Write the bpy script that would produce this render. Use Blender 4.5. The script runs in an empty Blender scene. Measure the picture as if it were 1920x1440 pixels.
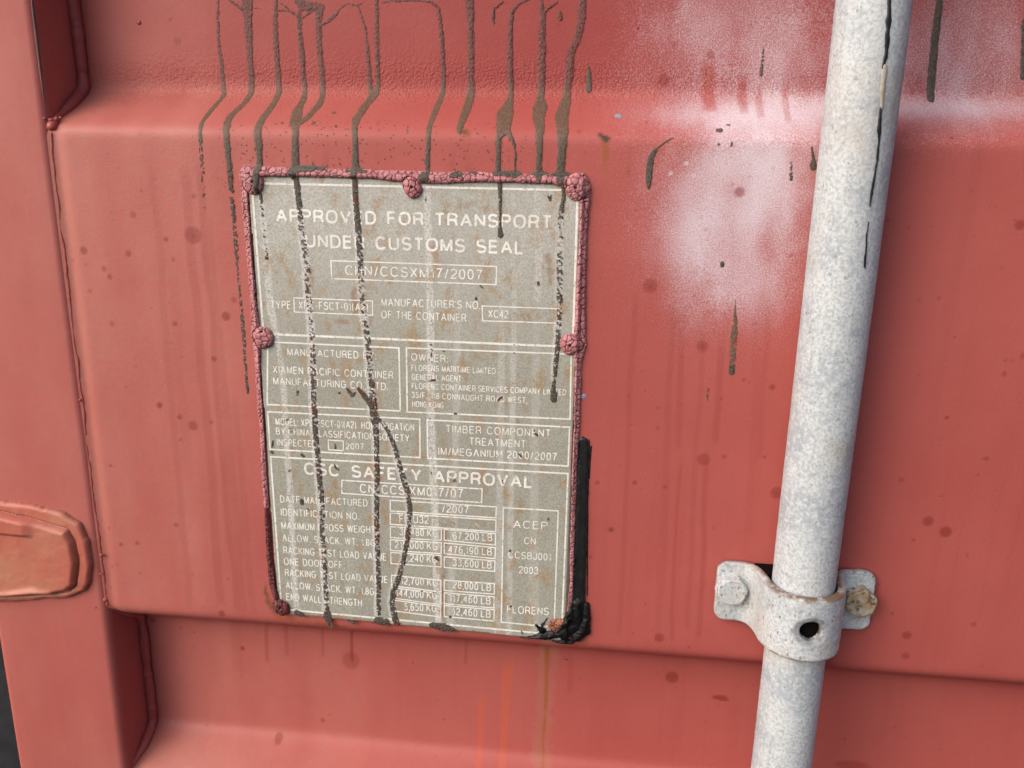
import bpy, math, random
import numpy as np
from mathutils import Matrix
S = bpy.context.scene
random.seed(7)
RNG = np.random.default_rng(11)

# ------------------------------------------------------------------ camera (solved from the photo's lines)
CR = np.array([[0.99354089, -0.01785912, 0.11206048], [0.04590473, 0.96638078, -0.25298407], [-0.10377502, 0.25649412, 0.96095864]])
FPX = 1525.98
CAM = np.array([0.04279682, -0.39629934, 0.10577818])
cd = bpy.data.cameras.new('camera')
cam = bpy.data.objects.new('camera', cd)
S.collection.objects.link(cam)
cd.sensor_width = 36.0
cd.lens = FPX / 1920 * 36.0
cd.clip_start = 0.01
cd.clip_end = 100.0
def w3(r): return np.array([r[0], r[2], -r[1]])
ax, ay, az = w3(CR[0]), -w3(CR[1]), -w3(CR[2])
M = Matrix.Identity(4)
for i in range(3):
    M[i][0], M[i][1], M[i][2], M[i][3] = ax[i], ay[i], az[i], CAM[i]
cam.matrix_world = M
S.camera = cam

# ------------------------------------------------------------------ light: overcast daylight, brighter to the upper left
AZ, EL = math.radians(-48), math.radians(34)        # azimuth from the outward normal (-Y), negative to the left
SUN = np.array([math.sin(AZ) * math.cos(EL), -math.cos(AZ) * math.cos(EL), math.sin(EL)])
W = bpy.data.worlds.new('World')
S.world = W
W.use_nodes = True
wn = W.node_tree.nodes
sky = wn.new('ShaderNodeTexSky')
sky.sky_type = 'NISHITA'
sky.sun_disc = False
sky.sun_elevation = EL
sky.sun_rotation = math.atan2(SUN[0], SUN[1])
sky.air_density = 0.8
sky.dust_density = 5.0
sky.ozone_density = 0.6
wn['Background'].inputs['Strength'].default_value = 0.145
W.node_tree.links.new(sky.outputs[0], wn['Background'].inputs[0])
sl = bpy.data.lights.new('sun', 'SUN')
sl.energy = 1.3
sl.angle = math.radians(70)
sl.color = (1.0, 0.985, 0.965)
so = bpy.data.objects.new('sun', sl)
S.collection.objects.link(so)
so.matrix_world = Matrix.Translation((-1, -1, 1)) @ __import__('mathutils').Vector(SUN.tolist()).to_track_quat('Z', 'Y').to_matrix().to_4x4()
S.view_settings.view_transform = 'Standard'
S.view_settings.look = 'None'
S.view_settings.gamma = 1.0
S.view_settings.exposure = 0.25

# ------------------------------------------------------------------ measuring helpers
DEP = 0.030                                            # depth of the corrugation
_kz = np.linspace(-0.72, 0.62, 5361)
_kh = np.interp(_kz, [-0.72, -0.6305, -0.5515, -0.5335, -0.2635, -0.2455, -0.1665, -0.1485, 0.1222, 0.1402, 0.2190, 0.2370, 0.507, 0.525, 0.62], [-DEP, -DEP, -DEP, 0, 0, -DEP, -DEP, 0, 0, -DEP, -DEP, 0, 0, -DEP, -DEP])
_g = np.exp(-0.5 * (np.arange(-44, 45) * 0.00025 / 0.0029) ** 2); _g /= _g.sum()
_kh = np.convolve(np.pad(_kh, 44, mode='edge'), _g, 'valid')
def prof(z): return np.interp(z, _kz, _kh)             # height of the sheet towards the viewer

def rays(px, py):
    d = np.stack([np.asarray(px, float) - 960, np.asarray(py, float) - 720, np.full(np.shape(px), FPX)], -1) @ CR
    return np.stack([d[..., 0], d[..., 2], -d[..., 1]], -1)
def P(px, py, h=0.0):
    d = rays(px, py)
    t = (-h - CAM[1]) / d[..., 1]
    return CAM[0] + d[..., 0] * t, CAM[2] + d[..., 2] * t
def PS(px, py):                                        # first hit on the corrugated sheet
    d = rays(px, py)
    t0 = (-0.004 - CAM[1]) / d[..., 1]; t1 = (DEP + 0.004 - CAM[1]) / d[..., 1]
    best = t1.copy() if hasattr(t1, 'copy') else t1
    best = np.array(t1); done = np.zeros(np.shape(t1), bool)
    for s in np.linspace(0, 1, 300):
        t = t0 + (t1 - t0) * s
        y = CAM[1] + d[..., 1] * t; z = CAM[2] + d[..., 2] * t
        hit = (y >= -prof(z)) & ~done
        best = np.where(hit, t, best); done |= hit
    return CAM[0] + d[..., 0] * best, CAM[2] + d[..., 2] * best
PXM = 3700.0                                           # photo pixels per metre on the sheet

def vnoise(x, y, s, seed):                             # value noise 0..1
    r = np.random.default_rng(seed).random((257, 257))
    X, Y = x / s, y / s
    xi, yi = np.floor(X).astype(int), np.floor(Y).astype(int)
    fx, fy = X - xi, Y - yi
    fx = fx * fx * (3 - 2 * fx); fy = fy * fy * (3 - 2 * fy)
    a = r[xi % 257, yi % 257]; b = r[(xi + 1) % 257, yi % 257]; c = r[xi % 257, (yi + 1) % 257]; d = r[(xi + 1) % 257, (yi + 1) % 257]
    return (a * (1 - fx) + b * fx) * (1 - fy) + (c * (1 - fx) + d * fx) * fy
def fbm(x, y, s, seed, o=3):
    v = 0; a = 0; k = 1.0
    for i in range(o):
        v = v + k * vnoise(x, y, s / 2 ** i, seed + i); a += k; k *= 0.55
    return v / a
def cracks(x, y, s, seed, jit=0.85):                   # F2-F1 of random cells
    r = np.random.default_rng(seed).random((128, 128, 2))
    X, Y = x / s, y / s
    xi, yi = np.floor(X).astype(int), np.floor(Y).astype(int)
    f1 = np.full(X.shape, 9.0); f2 = np.full(X.shape, 9.0)
    for i in (-1, 0, 1):
        for j in (-1, 0, 1):
            q = r[(xi + i) % 128, (yi + j) % 128]
            d = np.hypot(xi + i + 0.5 + jit * (q[..., 0] - .5) - X, yi + j + 0.5 + jit * (q[..., 1] - .5) - Y)
            n = d < f1
            f2 = np.where(n, f1, np.minimum(f2, d)); f1 = np.where(n, d, f1)
    return (f2 - f1) * s
def sstep(a, b, x):
    t = np.clip((x - a) / (b - a), 0, 1); return t * t * (3 - 2 * t)
def seg_field(X, Z, pts):                              # pts rows: x, z, half width, extra ; returns signed distance, extra
    best = np.full(X.shape, 9.0); ex = np.zeros(X.shape)
    pts = np.asarray(pts, float)
    if len(pts) == 1: pts = np.vstack([pts, pts + [[1e-6, 0, 0, 0]]])
    for a, b in zip(pts[:-1], pts[1:]):
        ux, uz = b[0] - a[0], b[1] - a[1]
        L = ux * ux + uz * uz + 1e-14
        t = np.clip(((X - a[0]) * ux + (Z - a[1]) * uz) / L, 0, 1)
        d = np.hypot(X - a[0] - t * ux, Z - a[1] - t * uz) - (a[2] + t * (b[2] - a[2]))
        m = d < best
        best = np.where(m, d, best); ex = np.where(m, a[3] + t * (b[3] - a[3]), ex)
    return best, ex
def poly_sdf(X, Z, poly):
    best = np.full(X.shape, 9.0); ins = np.zeros(X.shape, bool)
    n = len(poly)
    for i in range(n):
        a, b = poly[i], poly[(i + 1) % n]
        ux, uz = b[0] - a[0], b[1] - a[1]
        t = np.clip(((X - a[0]) * ux + (Z - a[1]) * uz) / (ux * ux + uz * uz + 1e-14), 0, 1)
        best = np.minimum(best, np.hypot(X - a[0] - t * ux, Z - a[1] - t * uz))
        c = ((a[1] > Z) != (b[1] > Z)) & (X < ux * (Z - a[1]) / (uz if abs(uz) > 1e-12 else 1e-12) + a[0])
        ins ^= c
    return np.where(ins, -best, best)

# ------------------------------------------------------------------ objects
def link(o, parent=None):
    S.collection.objects.link(o)
    if parent is not None:
        o.parent = parent
        q = parent; off = [0, 0, 0]
        while q is not None:
            off = [off[k] + q.location[k] for k in range(3)]; q = q.parent
        o.location = [-off[k] for k in range(3)] if o.type == 'MESH' else o.location
    return o
def thing(name, label, cat, loc):
    o = bpy.data.objects.new(name, None)
    o.empty_display_size = 0.02
    S.collection.objects.link(o)
    o.location = loc; o['label'] = label; o['category'] = cat
    return o
def mesh(name, V, F, mat, parent=None, attrs=None, smooth=True, label=None):
    me = bpy.data.meshes.new(name)
    V = np.asarray(V, np.float32)
    if isinstance(F, np.ndarray) and F.ndim == 2:
        k = F.shape[1]
        me.vertices.add(len(V)); me.vertices.foreach_set('co', V.ravel())
        me.loops.add(F.size); me.loops.foreach_set('vertex_index', F.astype(np.int32).ravel())
        me.polygons.add(len(F)); me.polygons.foreach_set('loop_start', (np.arange(len(F)) * k).astype(np.int32))
        me.polygons.foreach_set('loop_total', np.full(len(F), k, np.int32))
        me.update(calc_edges=True)
    else:
        me.from_pydata([tuple(map(float, v)) for v in V], [], [tuple(map(int, f)) for f in F])
        me.update()
    me.validate()
    for n, a in (attrs or {}).items():
        t = me.attributes.new(n, 'FLOAT', 'POINT'); t.data.foreach_set('value', np.asarray(a, np.float32).ravel())
    me.polygons.foreach_set('use_smooth', np.full(len(me.polygons), smooth))
    me.materials.append(mat)
    o = bpy.data.objects.new(name, me)
    link(o, parent)
    if label: o['label'] = label
    return o
def field(name, xs, zs, H, mask, mat, parent, attrs=None, label=None):
    """mesh of a height field (towards the viewer, -Y) over the vertices where mask is true"""
    nx, nz = len(xs), len(zs)
    cell = mask[:-1, :-1] & mask[1:, :-1] & mask[:-1, 1:] & mask[1:, 1:]
    I, J = np.nonzero(cell)
    if len(I) == 0: return None
    idx = np.arange(nx * nz).reshape(nx, nz)
    F = np.stack([idx[I, J], idx[I + 1, J], idx[I + 1, J + 1], idx[I, J + 1]], 1)
    used = np.unique(F)
    re = np.zeros(nx * nz, np.int64); re[used] = np.arange(len(used))
    X, Z = np.meshgrid(xs, zs, indexing='ij')
    V = np.stack([X.ravel(), -H.ravel(), Z.ravel()], 1)[used]
    at = {k: v.ravel()[used] for k, v in (attrs or {}).items()}
    return mesh(name, V, re[F], mat, parent, at, True, label)

def grid_for(pts, res, pad=0.0015):
    p = np.asarray(pts, float); w = p[:, 2].max() + pad
    return np.arange(p[:, 0].min() - w, p[:, 0].max() + w + res, res), np.arange(p[:, 1].min() - w, p[:, 1].max() + w + res, res)

# ------------------------------------------------------------------ materials
class NT:
    def __init__(s, name):
        s.m = bpy.data.materials.new(name); s.m.use_nodes = True
        s.t = s.m.node_tree; s.n = s.t.nodes; s.b = s.n['Principled BSDF']
        s.co = s.n.new('ShaderNodeTexCoord').outputs['Object']
    def put(s, i, v):
        if hasattr(v, 'is_output'): s.t.links.new(v, i)
        else:
            if i.type == 'RGBA' and len(v) == 3: v = (*v, 1)
            i.default_value = v
    def set(s, **k):
        for a, v in k.items(): s.put(s.b.inputs[a.replace('_', ' ')], v)
    def attr(s, n):
        a = s.n.new('ShaderNodeAttribute'); a.attribute_name = n; return a.outputs['Fac']
    def scale(s, v):
        a = s.n.new('ShaderNodeMapping'); s.t.links.new(s.co, a.inputs[0]); a.inputs['Scale'].default_value = v; return a.outputs[0]
    def noise(s, sc, det=3, rough=.55, vec=None, col=False):
        a = s.n.new('ShaderNodeTexNoise'); a.inputs['Scale'].default_value = sc; a.inputs['Detail'].default_value = det
        a.inputs['Roughness'].default_value = rough
        s.t.links.new(vec or s.co, a.inputs['Vector']); return a.outputs['Color' if col else 'Fac']
    def voro(s, sc, feat='F1', vec=None, out='Distance', rnd=1.0):
        a = s.n.new('ShaderNodeTexVoronoi'); a.feature = feat; a.inputs['Scale'].default_value = sc
        a.inputs['Randomness'].default_value = rnd
        s.t.links.new(vec or s.co, a.inputs['Vector']); return a.outputs[out]
    def ramp(s, f, lo, hi, a=0.0, b=1.0, smooth=True):
        r = s.n.new('ShaderNodeMapRange'); r.interpolation_type = 'SMOOTHSTEP' if smooth else 'LINEAR'
        s.put(r.inputs['Value'], f)
        for n, v in (('From Min', lo), ('From Max', hi), ('To Min', a), ('To Max', b)): s.put(r.inputs[n], v)
        return r.outputs['Result']
    def math(s, op, a, b=0.0, c=0.0):
        m = s.n.new('ShaderNodeMath'); m.operation = op
        s.put(m.inputs[0], a); s.put(m.inputs[1], b); s.put(m.inputs[2], c); return m.outputs[0]
    def mix(s, f, a, b, mode='MIX'):
        m = s.n.new('ShaderNodeMix'); m.data_type = 'RGBA'; m.blend_type = mode
        s.put(m.inputs[0], f); s.put(m.inputs[6], a); s.put(m.inputs[7], b); return m.outputs[2]
    def bump(s, h, st, dist=.001):
        b = s.n.new('ShaderNodeBump'); s.put(b.inputs['Strength'], st); b.inputs['Distance'].default_value = dist
        s.put(b.inputs['Height'], h)
        for i in s.b.inputs:
            if i.name == 'Normal' and i.is_linked: s.t.links.new(i.links[0].from_socket, b.inputs['Normal'])
        s.t.links.new(b.outputs[0], s.b.inputs['Normal'])

RED = (0.385, 0.080, 0.069)
def paint(name, full=True):
    n = NT(name)
    big = n.noise(9, 4)
    fine = n.noise(900, 2)
    c = n.mix(n.ramp(big, .3, .7), (RED[0] * .94, RED[1] * .90, RED[2] * .90), (RED[0] * 1.05, RED[1] * 1.10, RED[2] * 1.10))
    streak = n.noise(1.0, 3, .6, n.scale((110, 1, 3.0)))
    c = n.mix(n.math('MULTIPLY', n.ramp(streak, .5, .72), .16), c, (RED[0] * .74, RED[1] * .62, RED[2] * .62))
    c = n.mix(n.ramp(fine, .35, .65, 0, .12), c, (.46, .11, .10))
    if full: c = n.mix(n.math('MULTIPLY', n.attr('recess_shade'), n.ramp(n.noise(30, 4), .2, .6, .6, 1)), c, (.315, .046, .043))  # deeper red that paints shade into the upper recess
    chalk_haze = n.ramp(n.noise(16, 5, .6, n.scale((1, 1, .45))), .3, .7, .35, 1)
    chalk_haze = n.math('MULTIPLY', chalk_haze, n.attr('chalk_haze') if full else .62)
    c = n.mix(chalk_haze, c, n.mix(n.ramp(n.noise(260, 3), .35, .65), (.47, .172, .142), (.50, .152, .125)))
    if full:
        c = n.mix(n.math('MULTIPLY', n.attr('dust'), n.ramp(n.noise(60, 4), .3, .65, .4, 1)), c, (.36, .17, .115))
        c = n.mix(n.attr('streak'), c, (RED[0] * .72, RED[1] * .60, RED[2] * .62))
        c = n.mix(n.attr('clean'), c, (.52, .105, .055))
        g = n.noise(1500, 2, .7)
        sp = n.ramp(n.math('ADD', n.attr('spray'), n.math('MULTIPLY', n.math('SUBTRACT', g, .5), 1.0)), .12, 1.10)
        sp = n.math('MULTIPLY', sp, .95)
        c = n.mix(sp, c, (.74, .71, .80))
        c = n.mix(n.math('MULTIPLY', n.attr('spot'), .74), c, (.215, .024, .019))
        c = n.mix(n.attr('brown'), c, (.13, .055, .022))
        c = n.mix(n.attr('rust'), c, (.30, .088, .022))
        c = n.mix(n.attr('dark'), c, (.035, .022, .018))
    # scattered specks of dirt
    v = n.voro(420); keep = n.noise(700, 0)
    thr = n.math('MULTIPLY_ADD', n.attr('speck') if full else 0.0, .16, .07)
    dot = n.math('MULTIPLY', n.ramp(v, n.math('MULTIPLY', thr, .75), thr, 1, 0), n.ramp(n.math('ADD', n.noise(95, 1), n.math('MULTIPLY', n.attr('speck'), .16) if full else 0.0), .52, .62))
    c = n.mix(n.math('MULTIPLY', dot, .8), c, (.09, .025, .02))
    lv = n.math('MULTIPLY', n.ramp(n.voro(260), .035, .06, 1, 0), n.ramp(n.noise(50, 1), .60, .66))
    c = n.mix(n.math('MULTIPLY', lv, .7), c, (.62, .42, .38))
    n.set(Base_Color=c, Roughness=n.ramp(n.noise(14, 4), .3, .7, .50, .64), IOR=1.5)
    n.b.inputs['Specular IOR Level'].default_value = .40
    if full: n.bump(n.noise(760, 3, .6), n.math('MULTIPLY', n.attr('peel'), .75), .0012)
    n.bump(n.noise(2200, 2), .10, .0004)
    n.bump(n.noise(420, 3), .10, .0008)
    n.bump(n.noise(40, 2), .06, .004)
    return n.m
M_paint = paint('red_oxide_paint')
M_paint2 = paint('red_oxide_paint_plain', False)

def weldpaint():
    n = NT('painted_weld')
    c = n.mix(n.ramp(n.noise(70, 3), .35, .7), (RED[0] * .93, RED[1] * .88, RED[2] * .9), RED)
    n.set(Base_Color=c, Roughness=.5)
    n.bump(n.noise(350, 3), .15, .0012)
    return n.m
M_weld = weldpaint()
def hingepaint():
    n = NT('hinge_paint')
    c = n.mix(n.ramp(n.noise(28, 4), .40, .72), (.46, .125, .088), (.46, .180, .115))
    c = n.mix(n.math('MULTIPLY', n.ramp(n.attr('groove'), 0, 1), .6), c, (.16, .07, .045))
    n.set(Base_Color=c, Roughness=.5)
    n.bump(n.noise(300, 3), .1, .001)
    return n.m
M_hinge = hingepaint()

def tar():
    n = NT('dried_tar')
    t = n.attr('tone')                                 # 0 old and reddish, 1 thin brown film, 2 grey
    g = n.noise(900, 3)
    a = n.mix(n.ramp(g, .35, .65), (.085, .028, .025), (.195, .060, .050))
    b = n.mix(n.ramp(g, .35, .65), (.105, .062, .040), (.165, .098, .066))
    d = n.mix(n.ramp(g, .35, .65), (.042, .034, .027), (.105, .083, .064))
    c = n.mix(n.ramp(t, 0, 1, smooth=False), a, b)
    c = n.mix(n.ramp(t, 1, 2, smooth=False), c, d)
    c = n.mix(n.attr('rust'), c, (.10, .032, .016))
    n.set(Base_Color=c, Roughness=n.ramp(g, .3, .7, .5, .75))
    n.bump(n.noise(1300, 3), .35, .0006)
    return n.m
M_tar = tar()
def simple(name, col, rough, col2=None, sc=300, bs=.2, bd=.0006, bsc=900):
    n = NT(name)
    c = n.mix(n.ramp(n.noise(sc, 4), .35, .65), col, col2 or col)
    n.set(Base_Color=c, Roughness=rough)
    n.bump(n.noise(bsc, 3), bs, bd)
    return n.m
M_black = simple('black_sealant', (.007, .008, .009), .42, (.013, .014, .015), 200, .15, .0008, 500)
M_char = simple('charred_sealant', (.003, .003, .003), .45, (.012, .012, .013), 260, .3, .001, 500)
M_char.node_tree.nodes['Principled BSDF'].inputs['Specular IOR Level'].default_value = .25
M_gasket = simple('black_rubber', (.012, .013, .017), .6, (.022, .023, .028), 60)
M_blue = simple('blue_grey_fleck', (.22, .27, .36), .5, (.28, .32, .42))
M_shade = simple('black_shade', (.003, .003, .003), .9)  # black fill for the shade inside the bracket
M_shade.node_tree.nodes['Principled BSDF'].inputs['Specular IOR Level'].default_value = .1

def seal(name, a, b, crk):
    n = NT(name)
    c = n.mix(n.ramp(n.noise(260, 3), .35, .65), a, b)
    c = n.mix(n.attr('crack'), c, crk)
    n.set(Base_Color=c, Roughness=.62)
    n.bump(n.noise(1100, 3), .2, .0006)
    return n.m
M_seal = seal('pink_sealant', (.39, .140, .152), (.51, .220, .232), (.11, .035, .04))
M_sealred = seal('red_sealant', (.42, .14, .15), (.52, .21, .22), (.05, .012, .014))
M_sealdark = seal('maroon_sealant', (.115, .020, .022), (.17, .035, .036), (.02, .005, .005))
M_sealrust = seal('rusty_sealant', (.36, .13, .075), (.25, .085, .045), (.03, .012, .008))

def plate_mat():
    n = NT('plate_metal')
    a = n.mix(n.ramp(n.noise(1500, 2), .33, .67), (.262, .262, .212), (.410, .412, .360))
    a = n.mix(n.ramp(n.noise(26, 4), .35, .7, 0, .4), a, (.29, .285, .26))
    a = n.mix(n.ramp(n.noise(1, 3, .6, n.scale((260, 1, 5))), .5, .75, 0, .22), a, (.36, .345, .32))
    a = n.mix(n.attr('wash'), a, n.mix(n.ramp(n.noise(1300, 2), .4, .6), (.44, .435, .41), (.70, .695, .67)))
    r1 = n.math('MULTIPLY', n.ramp(n.noise(88, 5, .62, n.scale((1.25, 1, .8))), .50, .66), n.ramp(n.noise(900, 2), .25, .6))
    a = n.mix(n.math('MULTIPLY', r1, .66), a, (.34, .195, .070))
    a = n.mix(n.math('MULTIPLY', n.attr('rust'), n.ramp(n.noise(300, 3), .3, .6, .35, 1)), a, (.26, .10, .028))
    v = n.voro(520)
    dot = n.math('MULTIPLY', n.ramp(v, .10, .17, 1, 0), n.ramp(n.noise(120, 2), .52, .66))
    a = n.mix(n.math('MULTIPLY', dot, .75), a, (.10, .045, .022))
    n.set(Base_Color=a, Metallic=.0, Roughness=n.ramp(n.noise(30, 3), .3, .7, .42, .6))
    n.b.inputs['Specular IOR Level'].default_value = .5
    n.bump(n.noise(1600, 2), .12, .0003)
    return n.m
M_plate = plate_mat()
def print_mat():
    n = NT('white_print')
    wear = n.math('MULTIPLY', n.ramp(n.noise(480, 4, .6), .53, .68), .7)
    c = n.mix(n.ramp(n.noise(90, 3), .35, .7), (.74, .73, .68), (.86, .86, .83))
    c = n.mix(wear, c, (.33, .30, .23))
    n.set(Base_Color=c, Roughness=.5)
    return n.m
M_print = print_mat()
def print_faint():
    n = NT('worn_print')
    n.set(Base_Color=n.mix(n.ramp(n.noise(700, 3), .42, .56), (.50, .48, .42), (.24, .20, .14)), Roughness=.5)
    return n.m
M_faint = print_faint()

def galv(name, rusty=0.0):
    n = NT(name)
    v = n.mix(n.ramp(n.noise(760, 3, .6), .34, .62), (.385, .420, .445), (.565, .60, .625))
    blue = n.math('MULTIPLY', n.ramp(n.noise(48, 4, .62), .42, .62), n.ramp(n.noise(420, 3, .6), .36, .58))
    v = n.mix(n.math('MULTIPLY', blue, .45 if rusty else .7), v, (.28, .325, .38))
    v = n.mix(n.ramp(n.noise(1, 3, .6, n.scale((340, 340, 22))), .52, .70, 0, .35), v, (.585, .62, .645))
    spot = n.ramp(n.voro(300, vec=n.co), .12, .36, 1, 0)
    spot = n.math('MULTIPLY', spot, n.ramp(n.noise(70, 3), .46, .66))
    v = n.mix(n.math('MULTIPLY', spot, .55), v, (.17, .19, .22))
    pit = n.math('MULTIPLY', n.ramp(n.voro(300 if rusty else 470, vec=n.scale((1, 1, .7))), .14, .22, 1, 0), n.ramp(n.noise(150, 1), .42 if rusty else .50, .50 if rusty else .58))
    v = n.mix(n.math('MULTIPLY', pit, .75 if rusty else .55), v, (.19, .125, .105) if rusty else (.17, .16, .16))
    br = n.ramp(n.noise(26, 4, .6), .46 - .08 * rusty, .76, 0, .38 + .3 * rusty)
    v = n.mix(br, v, (.44, .375, .29))
    if rusty:
        v = n.mix(n.math('MULTIPLY', n.attr('edge'), n.ramp(n.noise(200, 3), .3, .55)), v, (.17, .105, .065))
        v = n.mix(n.math('MULTIPLY', n.attr('bare'), .8), v, n.mix(n.ramp(n.noise(300, 3), .35, .65), (.13, .14, .16), (.34, .35, .36)))
    v = n.mix(n.ramp(n.noise(1, 4, .65, n.scale((900, 900, 40))), .58, .70, 0, .3), v, (.24, .25, .26))
    n.set(Base_Color=v, Metallic=0.0, Roughness=n.ramp(n.noise(300, 3), .3, .7, .48, .66))
    n.bump(n.noise(330, 4), .28, .0008)
    n.bump(n.noise(1500, 2), .15, .0004)
    return n.m
M_galv = galv('galvanised_rod')
M_strap = galv('galvanised_strap', .5)
M_bolt = galv('galvanised_bolt', 1.0)
def rbolt():
    n = NT('rusty_bolt')
    v = n.mix(n.ramp(n.noise(160, 4), .35, .62), (.44, .43, .38), (.34, .25, .14))
    v = n.mix(n.ramp(n.noise(420, 3), .5, .68), v, (.13, .085, .045))
    n.set(Base_Color=v, Roughness=.65)
    n.bump(n.noise(500, 3), .35, .0008)
    return n.m
M_rbolt = rbolt()

# ------------------------------------------------------------------ plate and sealant heights (needed by the drips)
PLT_H = 0.0018
PQ = [P(*q, PLT_H) for q in ((462, 322), (1093, 338), (1062, 1204), (520, 1152))]
PQ = [(float(a), float(b)) for a, b in PQ]
RES = 0.00032
bxs = np.arange(-0.142, 0.045, RES); bzs = np.arange(-0.152, 0.108, RES)
BX, BZ = np.meshgrid(bxs, bzs, indexing='ij')
def pw(lst, h=PLT_H, ex=0.0):
    a = np.array([(q + (ex,))[:4] if len(q) < 4 else q[:4] for q in [tuple(p) for p in lst]], float)
    x, z = P(a[:, 0], a[:, 1], h)
    return np.stack([x, z, a[:, 2] / 2 / PXM, a[:, 3]], 1)
wob = (fbm(BX, BZ, .004, 31) - .5) * .0016
bead_pts = [
    pw([(470, 322, 22), (505, 322, 16), (600, 324, 14), (700, 327, 14), (750, 331, 19), (800, 333, 19), (840, 334, 18), (880, 332, 17), (960, 334, 14), (1040, 337, 15), (1078, 345, 24)]),
    pw([(458, 340, 16), (458, 375, 14), (461, 410, 14), (464, 450, 11), (469, 500, 11), (473, 550, 13), (476, 585, 15), (480, 630, 20), (482, 680, 11), (486, 760, 10), (490, 800, 9), (493, 880, 9), (498, 950, 10)]),
    pw([(1097, 360, 18), (1095, 400, 14), (1093, 450, 12), (1089, 550, 15), (1088, 600, 17), (1086, 645, 26), (1085, 680, 11), (1083, 750, 10), (1082, 800, 10), (1078, 880, 8.5), (1076, 950, 8), (1074, 1010, 7), (1072, 1100, 7), (1068, 1150, 9)]),
]
maroon_pts = pw([(498, 955, 10), (500, 985, 11), (504, 1050, 13), (509, 1095, 15), (516, 1118, 16)])
caps = [('pink', [(466, 330, 40), (474, 342, 44)], (474, 341)), ('pink', [(1083, 345, 40), (1084, 353, 44)], (1079, 352)), ('red', [(770, 346, 33), (775, 355, 31)], (772, 351)),
        ('pink', [(493, 632, 44)], (491, 622)), ('pink', [(1071, 646, 42), (1080, 646, 30)], (1069, 648)), ('maroon', [(524, 1136, 36), (530, 1139, 34)], (526, 1140)), ('rust', [(1040, 1171, 28), (1062, 1163, 12)], (1036, 1174))]
f2 = cracks(BX + wob, BZ + wob, .0030, 5)
f3 = cracks(BX - wob, BZ + wob, .0016, 9)
crk = np.maximum(sstep(.00034, .00010, f2), .30 * sstep(.00020, .00006, f3) * (fbm(BX, BZ, .006, 3) > .5))
sd_bead = np.full(BX.shape, 9.0)
for p in bead_pts: sd_bead = np.minimum(sd_bead, seg_field(BX, BZ, p)[0])
sd_bead += wob * .45 - .00025
sd_mar = seg_field(BX, BZ, maroon_pts)[0] + wob * .45
cap_sd = []
for kind, pts, hole in caps:
    s = seg_field(BX, BZ, pw(pts))[0] + wob * .7
    hx, hz = P(hole[0], hole[1], PLT_H + .002)
    cap_sd.append((kind, s, np.hypot(BX - hx, BZ - hz)))
allcap = np.min([c[1] for c in cap_sd], 0)
quad_in = poly_sdf(BX, BZ, PQ)
BASE = np.where(quad_in < 0, PLT_H, 0.0)
def dome(s, hw, top):
    t = np.clip(-s / hw, 0, 1)
    return top * np.sqrt(np.clip(1 - (1 - t) ** 2, 0, 1))
lump = fbm(BX, BZ, .0022, 77) * .0004
def bead_h(s, hw, top, depth=.0009):
    h = dome(s, hw, top) + lump * sstep(0, .0008, -s)
    return h - crk * depth * sstep(.0001, .0006, -s)
BSM = PLT_H * sstep(.0016, -.0002, quad_in)
BEADH = BSM + .0002 + bead_h(sd_bead, .0019, .0017)
MARH = BSM + .0002 + bead_h(sd_mar, .0018, .0018)
CAPH = [BSM + .0003 + bead_h(s, .0048, .0024) - .0014 * sstep(.0011, .0002, hd) for k, s, hd in cap_sd]
TOP = BASE.copy()                                       # what the drips lie on
TOP = np.where(sd_bead < 0, np.maximum(TOP, BEADH + crk * .0008), TOP)
TOP = np.where(sd_mar < 0, np.maximum(TOP, MARH), TOP)
for (k, s, hd), h in zip(cap_sd, CAPH): TOP = np.where(s < 0, np.maximum(TOP, h + crk * .0008), TOP)
def base_h(X, Z):
    h = prof(Z)
    i = (X - bxs[0]) / RES; j = (Z - bzs[0]) / RES
    ok = (i > 1) & (i < len(bxs) - 2) & (j > 1) & (j < len(bzs) - 2)
    ii = np.clip(np.round(i).astype(int), 0, len(bxs) - 1); jj = np.clip(np.round(j).astype(int), 0, len(bzs) - 1)
    t = TOP[ii, jj]
    return np.where(ok & (t > 0), np.maximum(h, t), h)

# ------------------------------------------------------------------ the container door
DOOR = thing('container_door', 'faded red corrugated steel container door streaked with dried brown drips', 'door', (0.0, 0.0, -0.70))
xs = np.concatenate([np.arange(-0.2365, 0.300, .0008), np.arange(0.300, 0.80, .004)])
zs = np.concatenate([np.arange(-0.70, -0.30, .003), np.arange(-0.30, 0.192, .0008), np.arange(0.192, 0.60, .003)])
X, Z = np.meshgrid(xs, zs, indexing='ij')
H = prof(Z) + (fbm(X, Z, .09, 51) - .5) * .0012 * sstep(-.237, -.19, X)
H += -.0012 * np.exp(-((X + .232) / .0035) ** 2)
A = {k: np.zeros(X.shape) for k in ('spray', 'spot', 'streak', 'clean', 'rust', 'brown', 'dark', 'speck', 'dust', 'chalk_haze', 'recess_shade', 'peel')}
def blob(a, px, py, rx, ry, amp=1.0, soft=None):
    x, z = PS(np.array([float(px)]), np.array([float(py)])); x, z = x[0], z[0]
    q = ((X - x) / (rx / PXM)) ** 2 + ((Z - z) / (ry / PXM)) ** 2
    v = np.exp(-q * .5) if soft is None else 1 - sstep(1 - soft, 1 + soft, np.sqrt(q))
    A[a] = np.maximum(A[a], v * amp) if soft is not None else A[a] + v * amp
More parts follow.
